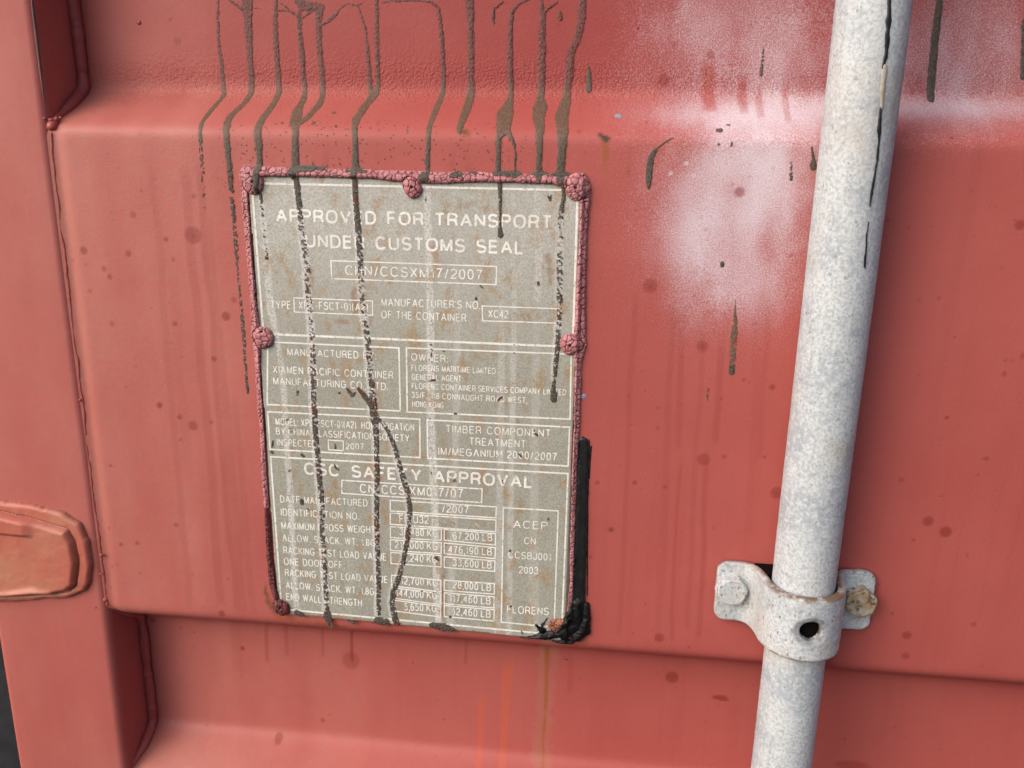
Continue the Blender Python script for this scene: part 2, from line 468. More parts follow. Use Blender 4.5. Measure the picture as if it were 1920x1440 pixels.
# white overspray left of the rod, thinner above and to the right
for b in ((1350, 468, 50, 58, .40), (1330, 372, 80, 74, .24), (1400, 330, 70, 60, .34), (1445, 300, 52, 48, .42), (1378, 425, 80, 74, .24), (1430, 222, 80, 20, .50), (1330, 215, 90, 20, .30),
          (1400, 560, 80, 70, .20), (1300, 570, 60, 60, .14), (1480, 430, 50, 90, .22), (1370, 370, 140, 160, .24), (1340, 20, 110, 60, .30), (1420, 110, 130, 80, .17), (1250, 120, 90, 80, .10), (1360, 150, 80, 40, .12),
          (1500, 60, 70, 90, .14), (1800, 203, 150, 13, .44), (1800, 40, 140, 70, .30), (1880, 120, 100, 70, .24), (1750, 140, 90, 70, .26), (1860, 236, 130, 26, .16), (1545, 200, 80, 20, .5)):
    blob('spray', *b)
for q in ((1286, 306, 5, 4), (1257, 325, 5, 4), (1300, 329, 5, 4)): blob('spray', *q, 1.0, .4)
A['spray'] *= .42 + 1.1 * fbm(X, Z * .7, .017, 61, 4)
A['spray'] += (fbm(X * 1.6, Z * .35, .010, 63, 3) - .5) * .16 * np.clip(A['spray'] * 2.5, 0, 1)
for px, y0, y1, w in ((1330, 120, 208, 15), (1393, 150, 212, 10), (1424, 170, 220, 9), (1475, 160, 228, 8)):   # runs that kept the spray off
    x0, z0 = PS(np.array([px]), np.array([y0])); x1, z1 = PS(np.array([px + 3]), np.array([y1]))
    t = np.clip((Z - z0[0]) / (z1[0] - z0[0]), 0, 1)
    m = sstep(w * 1.1 / PXM, w * .4 / PXM, np.abs(X - (x0[0] + t * (x1[0] - x0[0])))) * sstep(z0[0] + .006, z0[0] - .004, Z) * sstep(z1[0] - .0015, z1[0] + .001, Z)
    A['spray'] *= 1 - .45 * m
A['spray'] = .95 * (1 - np.exp(-1.25 * np.clip(A['spray'], 0, 3)))
SPOTS = """362,441,15 157,470,7 250,403,6 363,368,4 310,448,4 333,77,7 241,475,6 195,504,5 206,519,5 169,546,4 210,607,5 328,607,5 424,593,8 439,562,5 401,673,5 299,760,6 337,782,5
362,798,9 325,486,4 311,449,4 338,824,3 396,792,4 331,984,5 258,1018,5 227,1021,4 287,1163,7 416,1150,7 208,873,3 1219,536,12 1317,649,10 1319,861,11 1457,924,11 1233,802,3 1433,857,3
1247,913,4 1448,726,5 1394,712,3 1358,856,4 1740,977,9 1773,997,10 1883,701,4 1775,783,3 1918,667,5 1245,150,10 1333,103,7 1912,422,8 1387,360,8 1700,1191,8 1698,1230,7 1712,1012,3
1673,1151,3 1236,1196,9 1260,1270,13 1292,1214,3 1146,993,5 605,1350,6 523,1383,9 455,1215,5 700,1165,5 1108,1045,4 1120,905,4 1190,905,4 1760,560,3 1850,860,4 1690,900,4 1825,1170,5""".split()
for s in SPOTS:
    a, b, r = map(float, s.split(','))
    blob('spot', a, b, r * 1.08, r * 1.08, random.uniform(.55, .95), .22)
    if r > 7 and random.random() < .6: blob('spot', a + 1, b + 1, r * .35, r * .4, 1.0, .5)
for i in range(240):
    blob('spot', random.uniform(100, 1910), random.uniform(20, 1430), *([random.choice((1.6, 2, 2.4, 3))] * 2), random.uniform(.25, .8), .5)
blob('spot', 1350, 1308, 17, 6, 1.0, .3); blob('spot', 1357, 1312, 11, 4, .9, .3); blob('spot', 1597, 1435, 36, 12, .6, .3); blob('spot', 658, 1238, 20, 22, .5, .25)
for px, y0, y1, w, amp in ((285, 300, 1140, 10, .22), (345, 300, 1130, 12, .30), (372, 300, 1140, 9, .38), (388, 390, 1150, 14, .25), (414, 640, 1150, 13, .28), (440, 740, 1150, 10, .22),
        (1190, 540, 1190, 7, .34), (1265, 540, 1120, 8, .25), (1283, 560, 840, 8, .35), (1317, 600, 1180, 7, .28), (1350, 620, 830, 8, .42), (1328, 830, 1195, 7, .40), (1425, 540, 1000, 10, .2),
        (1440, 540, 860, 6, .3), (1275, 850, 1200, 5, .4), (1255, 700, 1200, 8, .2), (320, 500, 900, 14, .15), (500, 1165, 1240, 6, .5), (535, 1165, 1230, 6, .4), (605, 1170, 1230, 5, .45),
        (660, 1180, 1240, 5, .9), (875, 1190, 1245, 5, .5), (1070, 1215, 1300, 8, .3), (440, 1160, 1260, 18, .16), (850, 265, 325, 7, .35), (610, 265, 322, 8, .3), (880, 270, 325, 8, .25)):
    sl_ = {True: .10, False: -.115}[px < 780]
    ax0 = px - (y1 - y0) * 0; 
    yy = np.linspace(y0, y1, 12)
    xx_, zz_ = PS(np.full(12, float(px)) + (yy - y0) * (.085 if px < 500 else (.03 if px < 780 else -.045)), yy)
    o = np.argsort(zz_); cx = np.interp(Z, zz_[o], xx_[o]) + (vnoise(Z, Z * 0 + px, .03, 5) - .5) * .002
    m = sstep(w * .95 / PXM, w * .50 / PXM, np.abs(X - cx)) * sstep(zz_.max() + .003, zz_.max() - .012, Z) * sstep(zz_.min() - .002, zz_.min() + .002, Z)
    A['streak'] = np.maximum(A['streak'], m * amp * .85)
for px, y0, y1, w in ((904, 1298, 1440, 14), (949, 1235, 1440, 17), (962, 1215, 1300, 8)):
    xx_, zz_ = PS(np.array([px, px - 8.]), np.array([y0, y1 * 1.]))
    cx = xx_[0] + (Z - zz_[0]) / (zz_[1] - zz_[0]) * (xx_[1] - xx_[0])
    A['clean'] = np.maximum(A['clean'], .55 * sstep(w * .6 / PXM, w * .35 / PXM, np.abs(X - cx)) * sstep(zz_[0] + .002, zz_[0] - .008, Z))
# rust: chips with runs below
def run(a, pts, amp, nz=.0):
    q = np.array(pts, float); x, z = PS(q[:, 0], q[:, 1])
    s, e = seg_field(X, Z, np.stack([x, z, q[:, 2] / 2 / PXM, q[:, 3]], 1))
    s = s + (fbm(X, Z, .003, 17) - .5) * nz
    A[a] = np.maximum(A[a], sstep(.0006, -.0010, s) * e * amp)
run('rust', [(1133, 262, 12, .9), (1136, 285, 14, .7), (1135, 320, 12, .2), (1134, 345, 8, 0)], 1, .001)
run('dark', [(1125, 252, 8, .9), (1136, 260, 13, .9)], 1, .003)
run('rust', [(868, 247, 9, .9), (876, 252, 11, .9)], 1, .004); run('dark', [(870, 246, 5, .8), (875, 252, 4, .8)], 1, .003)
run('rust', [(1026, 1215, 12, .8), (1024, 1300, 10, .75), (1022, 1345, 6, .8), (1018, 1390, 4, .9), (1018, 1438, 8, .8)], 1, .0012)
run('dust', [(1030, 1210, 44, .5), (1020, 1330, 40, .34), (1015, 1440, 46, .38)], 1, .006)
run('rust', [(520, 1157, 10, .7), (560, 1166, 8, .5), (640, 1174, 6, .5), (720, 1182, 5, .4), (900, 1200, 8, .25), (1000, 1210, 12, .6), (1100, 1205, 8, .5)], 1, .006)
run('brown', [(500, 1095, 5, .5), (497, 1110, 8, .8), (505, 1130, 8, .7), (515, 1150, 6, .6)], 1, .004)
run('dark', [(1144, 993, 4, .8), (1148, 994, 3, .8)], 1, .001)
run('brown', [(1179, 300, 2.5, .5), (1179, 328, 3, .7)], 1, .001)
for k in range(60): run('dark', [(random.uniform(150, 1900), random.uniform(30, 1430), random.uniform(1.5, 3), random.uniform(.4, .9))], 1)
for s in range(14):                                      # fine scratches by the rod
    y = 600 + s * 23 + random.uniform(-8, 8); x = 1640 - s * 3.4 + random.uniform(0, 20); L = random.uniform(20, 90)
    run('spot', [(x, y, 1.6, .5), (x + L, y - L * .08, 1.2, .25)], .8)
A['speck'] = sstep(.135, .120, Z) * sstep(.075, .108, Z) * sstep(-.17, -.13, X) * sstep(.02, -.01, X) + .15 * sstep(.5, .7, fbm(X, Z, .05, 71))
A['dust'] += .5 * np.exp(-np.clip(X + .236, 0, 1) / .014) * (fbm(X, Z, .03, 21) + .2) + .28 * sstep(-.246, -.256, Z) * sstep(-.1, -.22, X)
A['chalk_haze'] = (.80 * sstep(.06, -.24, X + (fbm(X, Z, .08, 47) - .5) * .10) + .16 * (fbm(X, Z, .05, 48) > 0) * fbm(X, Z, .06, 48)) * (1 - .65 * sstep(.138, .150, Z))  # chalky fading, with the left-side haze and darker upper recess coloured in
A['peel'] = np.exp(-((Z - .146) / .010) ** 2) * (.5 + fbm(X, Z, .03, 44)) + .12
A['recess_shade'] = .9 * sstep(.1385, .1500, Z + (fbm(X, Z, .02, 46) - .5) * .006) * sstep(-.21, -.13, X + (fbm(X, Z, .05, 45) - .5) * .06)  # darkness of the upper recess, painted as a deeper red
A['chalk_haze'] *= .75 + .5 * (vnoise(X, Z * .08, .012, 49) - .3)
for k in A: A[k] = np.clip(A[k], 0, 1)
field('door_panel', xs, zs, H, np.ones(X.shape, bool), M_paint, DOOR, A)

# upright tube of the door frame, with rounded front edges
def sweep_profile(pts, z0, z1, nz, name, mat, parent):
    V = []; F = []
    n = len(pts)
    for k in range(nz):
        z = z0 + (z1 - z0) * k / (nz - 1)
        for x, h in pts: V.append((x + (vnoise(np.array([z]), np.array([0.3]), .05, 8)[0] - .5) * .0005, -h, z))
    for k in range(nz - 1):
        for i in range(n - 1): F.append((k * n + i, k * n + i + 1, (k + 1) * n + i + 1, (k + 1) * n + i))
    return mesh(name, V, np.array(F), mat, parent)
r = .0048; PH = .0010; xl, xr = -.3078, -.2347
pp = [(xl, -.05)] + [(xl + r - r * math.cos(a), PH - r + r * math.sin(a)) for a in np.linspace(0, math.pi / 2, 8)] + [(x, PH) for x in np.linspace(xl + r, xr - r, 8)[1:-1]] + \
     [(xr - r + r * math.sin(a), PH - r + r * math.cos(a)) for a in np.linspace(0, math.pi / 2, 8)] + [(xr, -.015), (xr, -.03), (xr, -.05)]
sweep_profile(pp, -.70, .60, 150, 'door_post', M_paint2, DOOR)
M_worn = simple('worn_edge', (.07, .05, .045), .7, (.16, .075, .065), 120)
zq = np.linspace(.128, .232, 200)
tube_path_later = (np.stack([np.full(200, xr - .0003), np.full(200, .0006 - PH), zq], 1), .0007 * (.6 + .6 * fbm(zq, zq * 0, .02, 95)) * sstep(.127, .15, zq) + .00005)
gp = [(-.309, -.05), (-.309, -.016), (-.311, -.0125), (-.316, -.012), (-.330, -.011), (-.345, -.012), (-.350, -.05)]
sweep_profile(gp, -.70, .60, 30, 'rubber_gasket', M_gasket, DOOR)

def tube_path(pts, rad, name, mat, parent, seg=10):
    pts = np.array(pts); n = len(pts)
    T = np.gradient(pts, axis=0); T /= np.linalg.norm(T, axis=1)[:, None]
    B = np.cross(T, [1, 0, 0]); B /= np.linalg.norm(B, axis=1)[:, None]
    N = np.cross(B, T)
    V = []; F = []
    for i in range(n):
        for k in range(seg):
            a = 2 * math.pi * k / seg
            V.append(pts[i] + rad[i] * (math.cos(a) * N[i] + math.sin(a) * B[i]))
    for i in range(n - 1):
        for k in range(seg): F.append((i * seg + k, i * seg + (k + 1) % seg, (i + 1) * seg + (k + 1) % seg, (i + 1) * seg + k))
    return mesh(name, V, np.array(F), mat, parent)
tube_path(*tube_path_later, 'worn_edge', M_worn, DOOR)
def weld(z0, z1, name, r0, inner):
    n = int(abs(z1 - z0) / .0007) + 2
    z = np.linspace(z0, z1, n)
    h = prof(z)
    deep = sstep(-.004, -.02, h)
    x = -.2352 + .0022 * deep + (fbm(z, z * 0 + 2, .012, 91) - .5) * .0022
    y = -(h - .0011 + .0019 * deep)
    rad = r0 * (.50 + .50 * deep) * (.75 + .55 * fbm(z, z * 0, .006, 92))
    rad = rad * (1 + .9 * np.exp(-((z - .123) / .0035) ** 2))
    rad[0] *= .3; rad[-1] *= .3
    tube_path(np.stack([x, y, z], 1), rad, name, M_weld, DOOR)
weld(.2385, .1195, 'weld_seam', .0030, True)
weld(.1190, -.1455, 'weld_seam', .0016, False)
weld(-.1500, -.2610, 'weld_seam', .0030, True)
weld(-.2640, -.5310, 'weld_seam', .0016, False)
weld(.5050, .2400, 'weld_seam', .0016, False)
def lumps(name, lst, mat, parent):
    V = []; F = []
    for px, py, r_, h in lst:
        x, z = P(float(px), float(py)); r_ = r_ / PXM
        o = len(V)
        for i in range(5):
            t = math.pi / 2 * i / 4
            for k in range(8):
                a = k * math.pi / 4
                q = 1 + .25 * random.uniform(-1, 1)
                V.append((x + r_ * q * math.cos(t) * math.cos(a), -h - r_ * .7 * math.sin(t), z + r_ * q * math.cos(t) * math.sin(a)))
        for i in range(4):
            for k in range(8): F.append((o + i * 8 + k, o + i * 8 + (k + 1) % 8, o + i * 8 + 8 + (k + 1) % 8, o + i * 8 + 8 + k))
    return mesh(name, V, np.array(F), mat, parent)
lumps('weld_spatter', [(90, 226, 4.5, -.0016), (98, 222, 3.5, -.003), (107, 220, 2.4, -.0025), (94, 237, 4, -.002), (84, 222, 2.4, .0003), (191, 1040, 4, .0005), (174, 1070, 2.5, .0008), (190, 1075, 2.5, .0008), (195, 1126, 7, -.001), (181, 1137, 3, .0008), (150, 750, 3, 0), (1200, 30, 2, -.03), (196, 22, 5, -.03)], M_weld, DOOR)

# forged hinge blade welded on the post
s24 = lambda L: [tuple(float(v) for v in P(x / 2.4, 840 + y / 2.4, .006)) for x, y in L]
outer = s24([(-330, 170), (-150, 215), (0, 247), (150, 272), (270, 303), (345, 350), (383, 430), (400, 540), (393, 620), (365, 662), (290, 688), (140, 700), (0, 708), (-330, 715)])
inner = s24([(-330, 225), (-150, 262), (0, 293), (130, 325), (205, 348), (295, 372), (325, 430), (343, 520), (335, 625), (300, 652), (240, 662), (0, 676), (-330, 680)])
def chaikin(L, k=3):
    L = [q for a, b in zip(L, L[1:] + L[:1]) for q in (a, (.7 * a[0] + .3 * b[0], .7 * a[1] + .3 * b[1]), (.3 * a[0] + .7 * b[0], .3 * a[1] + .7 * b[1]))]
    for _ in range(k):
        L = [q for a, b in zip(L, L[1:] + L[:1]) for q in ((.75 * a[0] + .25 * b[0], .75 * a[1] + .25 * b[1]), (.25 * a[0] + .75 * b[0], .25 * a[1] + .75 * b[1]))]
    return L
outer, inner = chaikin(outer), chaikin(inner)
hx = np.arange(-.40, -.238, .00045); hz = np.arange(-.165, -.02, .00045)
HX, HZ = np.meshgrid(hx, hz, indexing='ij')
nzz = (fbm(HX, HZ, .008, 41) - .5)
so_ = poly_sdf(HX, HZ, outer) + nzz * .0022; si_ = poly_sdf(HX, HZ, inner) + nzz * .0008
ridge = s24([(-330, 340), (0, 388), (152, 402)])
rd, _ = seg_field(HX, HZ, [(a, b, 0, 0) for a, b in ridge])
plat = .0066 * np.sqrt(np.clip(1 - (1 - np.clip(-si_ / .0035, 0, 1)) ** 2, 0, 1))
hb = dome(so_, .0030, .0038) * sstep(-.0015, .0012, si_) 
HH = PH - .0006 + np.maximum(hb, plat) + nzz * .0006 * sstep(0, .002, -so_)
above = sstep(.0, .0022, HZ - np.interp(HX, [p[0] for p in ridge], [p[1] for p in ridge])) * sstep(ridge[-1][0] + .002, ridge[-1][0] - .006, HX) * sstep(0, .002, -si_)
HH += .0016 * above
lowb, _ = seg_field(HX, HZ, [(a, b, 0, 0) for a, b in s24([(-330, 690), (0, 668), (150, 645), (225, 660)])])
HH += .0016 * np.exp(-(lowb / .0022) ** 2) * sstep(0, .001, -so_)
groove = np.clip(sstep(.0013, .0002, np.abs(si_ - .0003)) * (.25 + fbm(HX, HZ, .01, 43)) + .8 * sstep(.0006, .0001, rd) + sstep(-.0012, .0002, so_), 0, 1)
HB = field('hinge_blade', hx, hz, HH, so_ < .0006, M_hinge, DOOR, {'groove': groove})

# ------------------------------------------------------------------ dried drips on the door sheet
def drip(name, pts, thick, parent, res=.0004, tone=1.0, plate=False, rough=.3, flat=.5, label=None, mat=None, seed=0, edge=.5, rust=0.0):
    """pts rows: px, py, width px, density(0..1), [tone]"""
    q = np.array([(p + (1.0,) * (4 - len(p)))[:4] for p in [tuple(p) for p in pts]], float)
    x, z = (P(q[:, 0], q[:, 1], PLT_H) if plate else PS(q[:, 0], q[:, 1]))
    pt = np.stack([x, z, q[:, 2] / 2 / PXM, q[:, 3]], 1)
    gx, gz = grid_for(pt, res)
    GX, GZ = np.meshgrid(gx, gz, indexing='ij')
    s, dn = seg_field(GX, GZ, pt)
    s = s + (fbm(GX, GZ, .0022, 100 + seed) - .5) * .0010 * edge
    hw = np.median(pt[:, 2])
    b = base_h(GX, GZ) if not plate else np.full(GX.shape, PLT_H + .00012)
    grain = fbm(GX, GZ, .0008, 200 + seed, 2)
    fl = cracks(GX, GZ * .8, .0018, 300 + seed)
    h = thick * (flat + (1 - flat) * sstep(0, hw * .7, -s)) + rough * thick * (grain - .5) * 2
    if plate: keep = (s < 0) & (grain + .12 * (fl > .0004) < .27 + .66 * dn)
    else:
        keep = (s < 0) & (grain < .30 + .66 * dn)
        h = np.where(s > -res * 1.2, np.minimum(h, thick * .35), h)
    h = np.maximum(h, .00006)
    if tone is None:
        t = np.where(GZ > .142, 0.15, np.where(GZ > .118, 1.0, 2.0)) * 1.0
        t = np.interp(GZ, [.100, .112, .124, .140, .150], [2.0, 1.7, 1.0, .95, .0])
    else: t = np.full(GX.shape, tone)
    ru = np.clip(sstep(.62, .72, fbm(GX, GZ, .006, 400 + seed)) * rust, 0, 1)
    # old thick runs stand proud and flake
    if tone is None:
        up = sstep(.140, .150, GZ)
        h = h + up * thick * .7 * (sstep(.0001, .0006, fl) * grain)
    lift = keep.copy()
    return field(name, gx, gz, b + h, lift, mat or M_tar, parent, {'tone': t, 'rust': ru}, label)
def c2(L): return [(360 + a / 4, b / 4, w / 4) + tuple(r_) for a, b, w, *r_ in L]
def c3(L): return [(760 + a / 4, b / 4, w / 4) + tuple(r_) for a, b, w, *r_ in L]
TD = .00030
door_drips = [
    c2([(200, -20, 30), (195, 150, 32), (200, 300, 40), (220, 450, 45), (235, 650, 50), (235, 720, 50), (150, 820, 50), (75, 920, 45), (62, 990, 36, .9), (68, 1100, 36, .55), (78, 1250, 36, .42), (85, 1400, 34, .3), (92, 1560, 24, .2)]),
    c2([(415, -20, 95), (420, 120, 78), (430, 300, 65), (440, 500, 55), (440, 700, 55), (400, 765, 55), (290, 870, 60), (260, 960, 60), (260, 1050, 55), (275, 1200, 46, .9), (287, 1330, 45, .65), (296, 1480, 42, .5)]) + [(441, 440, 10, .55), (447, 515, 9, .5), (450, 549, 10, .55), (456, 615, 10, .5), (461, 690, 8, .42), (463, 715, 8, .7), (464.7, 736, 7, 1)],
    c2([(635, -20, 35), (625, 150, 45), (630, 300, 50), (640, 450, 45), (650, 700, 56), (600, 800, 62), (530, 890, 65), (495, 960, 65), (500, 1080, 60), (505, 1200, 46), (505, 1270, 60), (505, 1340, 56), (507, 1420, 44), (510, 1452, 22)]),
    c2([(805, 100, 50), (810, 250, 45), (830, 450, 45), (840, 600, 45), (845, 720, 50), (790, 830, 80), (780, 900, 88), (775, 980, 55), (775, 1100, 55), (775, 1240, 60), (770, 1290, 75), (775, 1335, 50)]),
    c2([(950, 100, 60), (955, 350, 55), (970, 500, 50), (980, 700, 50), (950, 790, 60), (880, 870, 60), (815, 920, 50)]),
    c2([(1240, 30, 25), (1300, 200, 30), (1320, 400, 40), (1335, 650, 45), (1345, 690, 50)]),
    c2([(1385, -20, 38), (1385, 200, 45), (1390, 400, 45), (1395, 650, 45), (1370, 700, 80), (1310, 780, 70), (1240, 880, 70), (1225, 950, 50), (1225, 1100, 50), (1225, 1230, 58), (1225, 1290, 60), (1225, 1335, 45)]),
    c2([(1430, 22, 18), (1500, 8, 24), (1640, 2, 20), (1790, 12, 20), (1850, 60, 26), (1870, 250, 40), (1885, 500, 45), (1880, 700, 55), (1840, 800, 60), (1790, 920, 55), (1775, 1000, 42), (1770, 1150, 42), (1765, 1280, 46), (1750, 1330, 85)]),
    c3([(480, -20, 70), (490, 200, 55), (490, 400, 55), (490, 650, 60), (480, 760, 70), (440, 870, 66), (415, 950, 52), (405, 985, 40)]),
    c3([(730, 12, 16), (690, 45, 24), (660, 70, 26), (660, 130, 30), (662, 190, 10)]),
    c3([(930, -10, 22), (850, 30, 26), (800, 80, 36), (785, 250, 40), (785, 500, 45), (785, 740, 50), (750, 850, 125), (735, 950, 108), (697, 1040, 50), (695, 1250, 36), (690, 1300, 50)]),
    c3([(765, 990, 50), (808, 1060, 24), (825, 1150, 18), (820, 1270, 22), (820, 1305, 60)]),
    c3([(1015, -20, 25), (1030, 100, 50), (1025, 300, 55), (1020, 600, 55), (1010, 740, 60), (1010, 810, 115), (1000, 880, 90), (1010, 960, 70), (1005, 1100, 46), (1000, 1270, 46), (1005, 1330, 50)]),
    c3([(1140, 20, 22), (1070, 60, 26), (1030, 110, 30)]),
    c3([(1330, -20, 62), (1320, 150, 60), (1290, 280, 60), (1240, 400, 60), (1230, 520, 70), (1215, 650, 60), (1200, 780, 80), (1170, 880, 108), (1180, 960, 85), (1175, 1100, 65), (1165, 1270, 62), (1165, 1330, 70), (1165, 1375, 40)]),
    c2([(285, 0, 24), (320, 30, 26), (380, 70, 40)]),
    c2([(640, 75, 24), (740, 82, 26), (800, 130, 30)]), c2([(650, 10, 16), (700, 50, 20), (740, 82, 20)]),
    c2([(790, 0, 60), (830, 40, 90), (960, 60, 90), (960, 140, 60)]), c2([(900, 80, 30), (840, 130, 30)]),
    c2([(960, 190, 40), (1010, 170, 36), (1070, 120, 44), (1120, 60, 30), (1160, 30, 24), (1235, 40, 22), (1290, 25, 18)]),
    c2([(470, 60, 10), (530, 72, 9), (575, 100, 6)]), c3([(1155, 100, 36), (1158, 135, 40)]),
]
for i, d in enumerate(door_drips):
    drip('tar_drip', d, TD, DOOR, tone=None, seed=i * 7, edge=.8)
# puddles where the runs met the sealant lip
for i, d in enumerate((c2([(750, 1270, 40), (800, 1265, 60), (900, 1262, 42), (1000, 1265, 34)]), c2([(910, 1150, 6), (908, 1250, 22)]), c2([(1160, 1282, 16), (1225, 1270, 56), (1320, 1285, 18)]), c3([(350, 1315, 36), (385, 1305, 56), (425, 1310, 36)]), c3([(480, 1295, 16), (520, 1295, 26), (570, 1302, 12)]),
                       c3([(665, 1300, 30), (760, 1302, 44), (850, 1300, 40), (880, 1310, 14)]), c3([(950, 1305, 24), (1005, 1295, 50), (1070, 1305, 22)]), c3([(1100, 1305, 24), (1165, 1295, 56), (1230, 1308, 22)]))):
    drip('tar_puddle', d, TD * 1.1, DOOR, tone=2.0, seed=500 + i, edge=.8)
misc = [
    ([(1762, -5, 13), (1752, 80, 14), (1748, 130, 15), (1745, 186, 15)], 1.9), ([(1920, 40, 9), (1918, 145, 11)], 2.0), ([(1104, 125, 4), (1104, 145, 10), (1104, 168, 12)], 1.6),
    ([(1228, 282, 9), (1220, 296, 11), (1217, 320, 13), (1216, 345, 10), (1216, 354, 4)], 1.9), ([(1228, 280, 4), (1247, 266, 4), (1262, 258, 3)], 1.0),
    ([(1522, 276, 4), (1525, 298, 7), (1525, 312, 14)], 2.0), ([(1379, 548, 2, .8), (1378, 605, 9, .62), (1377, 622, 13, .6), (1374, 660, 13, .6), (1373, 684, 12, .62)], 1.0), ([(1372, 687, 12), (1372, 698, 12)], 2.0),
    ([(1431, 90, 3, .6), (1429, 120, 6, .6), (1426, 140, 7, .8)], 1.4), ([(1483, 305, 5, .5), (1483, 336, 7, .6)], 1.5), ([(1354, 494, 9), (1354, 498, 9)], 1.9), ([(1345, 244, 7), (1351, 244, 8)], 1.3), ([(1363, 234, 4), (1368, 234, 4)], 1.3),
    ([(1372, 268, 5), (1371, 272, 5)], 1.4), ([(1347, 270, 5), (1347, 272, 4)], 1.3), ([(1782, 258, 5), (1786, 260, 5)], 2.0), ([(1326, 730, 8, .65), (1326, 740, 6, .6), (1326, 750, 3, .8)], 1.2),
    ([(528, 230, 6), (530, 231, 5)], 1.0), ([(587, 231, 7), (590, 230, 6)], 1.0), ([(629, 236, 6), (630, 237, 5)], 1.0), ([(625, 211, 7), (628, 212, 5)], 1.2), ([(763, 243, 5), (765, 249, 3)], 1.0),
    ([(75, 1372, 12, .9), (76, 1390, 10, .7)], .6), ([(1434, 1245, 4), (1310, 1247, 3)][:1], 1.8), ([(739, 1238, 4), (740, 1239, 4)], 2.0), ([(654, 1240, 3), (696, 1217, 3)][:1], 2.0), ([(1063, 1237, 5), (1055, 1233, 2)], 1.6),
]
for i, (d, t) in enumerate(misc): drip('tar_spot' if len(d) < 3 else 'tar_drip', d, TD * .9, DOOR, tone=t, seed=700 + i, edge=.4, res=.0003)
for d in ([(1156, 217, 8), (1163, 217, 8)], [(1092, 745, 9), (1095, 742, 10)]): drip('paint_fleck', d, .0004, DOOR, mat=M_blue, seed=3, res=.0003)

# ------------------------------------------------------------------ data plate
PLATE = thing('data_plate', 'grey metal approval plate with worn white lettering, edged in cracked pink sealant', 'plate', (-0.05, 0.0, -0.143))
px_ = np.arange(min(q[0] for q in PQ) - .001, max(q[0] for q in PQ) + .001, .0006); pz_ = np.arange(min(q[1] for q in PQ) - .001, max(q[1] for q in PQ) + .001, .0006)
GX, GZ = np.meshgrid(px_, pz_, indexing='ij')
sdq = poly_sdf(GX, GZ, PQ)
wash = .42 * sstep(-.02, .09, GZ) * (.5 + fbm(GX, GZ, .03, 29)); prust = np.zeros(GX.shape)
def band(pts, amp, soft=.0006):
    global wash
    s, e = seg_field(GX, GZ, pw(pts, PLT_H, 1.0))
    wash = np.maximum(wash, sstep(soft, -soft, s + (fbm(GX, GZ, .004, 15) - .5) * .0006) * amp)
D3W = [(488, 361, 13), (495, 430, 14), (500, 485, 14), (507, 577, 16), (520, 641, 12), (525.6, 671, 11), (531, 718, 11), (535, 784, 11), (538, 838, 12), (541, 881, 12), (545, 934, 12), (547, 985, 11), (553, 1110, 11), (557, 1142, 11)]
D4P = [(555.6, 333, 11), (559, 365, 11), (563, 402, 11), (565, 430, 11), (572, 468, 12), (577, 505, 12), (576, 520, 13), (579, 560, 11), (583, 596, 11), (585.6, 634, 12), (586.5, 671, 12), (588, 709, 12), (588, 746, 11), (590, 777, 12), (591.5, 812, 11), (596, 855, 12), (599, 890, 12), (601, 916, 12), (603.5, 951, 11), (604.5, 1003, 11), (607.5, 1035, 10), (611, 1100, 10), (613, 1143, 10)]
D6P = [(665, 331, 11), (667, 374, 11), (670, 412, 11), (673, 449, 12), (675.6, 487, 12), (678, 534, 12), (682, 587, 11), (689, 634, 12), (692.5, 671, 12), (694, 699, 11), (698, 727, 12), (700, 765, 17), (703, 790, 17), (704.5, 800, 12), (706, 829, 11), (707, 881, 11), (706, 934, 11), (707, 1003, 11), (708, 1035, 10), (710, 1091, 10), (710, 1150, 10)]
D6B = [(704, 780, 12), (716, 789, 9), (727, 807, 9), (739, 835, 10), (748, 868, 11), (756, 895, 12), (765, 925, 12), (768, 951, 11), (767.5, 978, 10), (763, 1016, 11), (755.6, 1054, 11), (746, 1087, 12), (737, 1110, 12), (735, 1129, 12), (740.6, 1159, 14), (744, 1168, 15)]
D12P = [(1056, 345, 9), (1057, 369, 7), (1053, 389, 9), (1051, 421, 11), (1051, 459, 11), (1049, 496, 11), (1049, 534, 11), (1049, 587, 10), (1046.6, 619, 10), (1045.6, 652, 11), (1042, 681, 9), (1040, 709, 7), (1038, 727, 8), (1038, 736, 13), (1038, 749, 13)]
D7W = [(800, 345, 13), (800, 369, 14), (804, 477, 14), (806, 560, 14), (807.5, 671, 14), (807.5, 784, 14), (809, 815, 15), (813, 897, 15), (815, 951, 14), (818, 1080, 13), (822, 1165, 13)]
wide = lambda L, k: [(a - 2, b, w + k) for a, b, w in L]
band(D3W, .75); band(wide(D4P, 6), .85); band(wide(D6P, 5), .85); band(wide(D6B, 4), .7); band(D7W, .85); band(wide(D12P[3:12], 5), .7)
band([(855, 350, 13), (858, 560, 14), (855, 800, 13), (850, 1000, 14), (845, 1165, 15)], .36); band([(939, 440, 12), (940, 700, 13), (938, 900, 14), (932, 1192, 14)], .42)
band([(963, 350, 11), (965, 560, 11), (960, 800, 11), (954, 1192, 12)], .46); band([(1008, 350, 14), (1010, 520, 15), (1007, 560, 14)], .6); band([(1007, 560, 14), (1002, 860, 16), (1000, 1185, 22)], .26); band([(1030, 345, 22), (1030, 420, 14)], .3)
band([(660, 800, 16), (655, 1160, 12)], .12); band([(760, 350, 30), (770, 640, 20)], .12)
def prs(pts, amp):
    global prust
    s, e = seg_field(GX, GZ, pw(pts, PLT_H, 1.0)); prust = np.maximum(prust, sstep(.0008, -.0008, s + (fbm(GX, GZ, .003, 19) - .5) * .003) * amp)
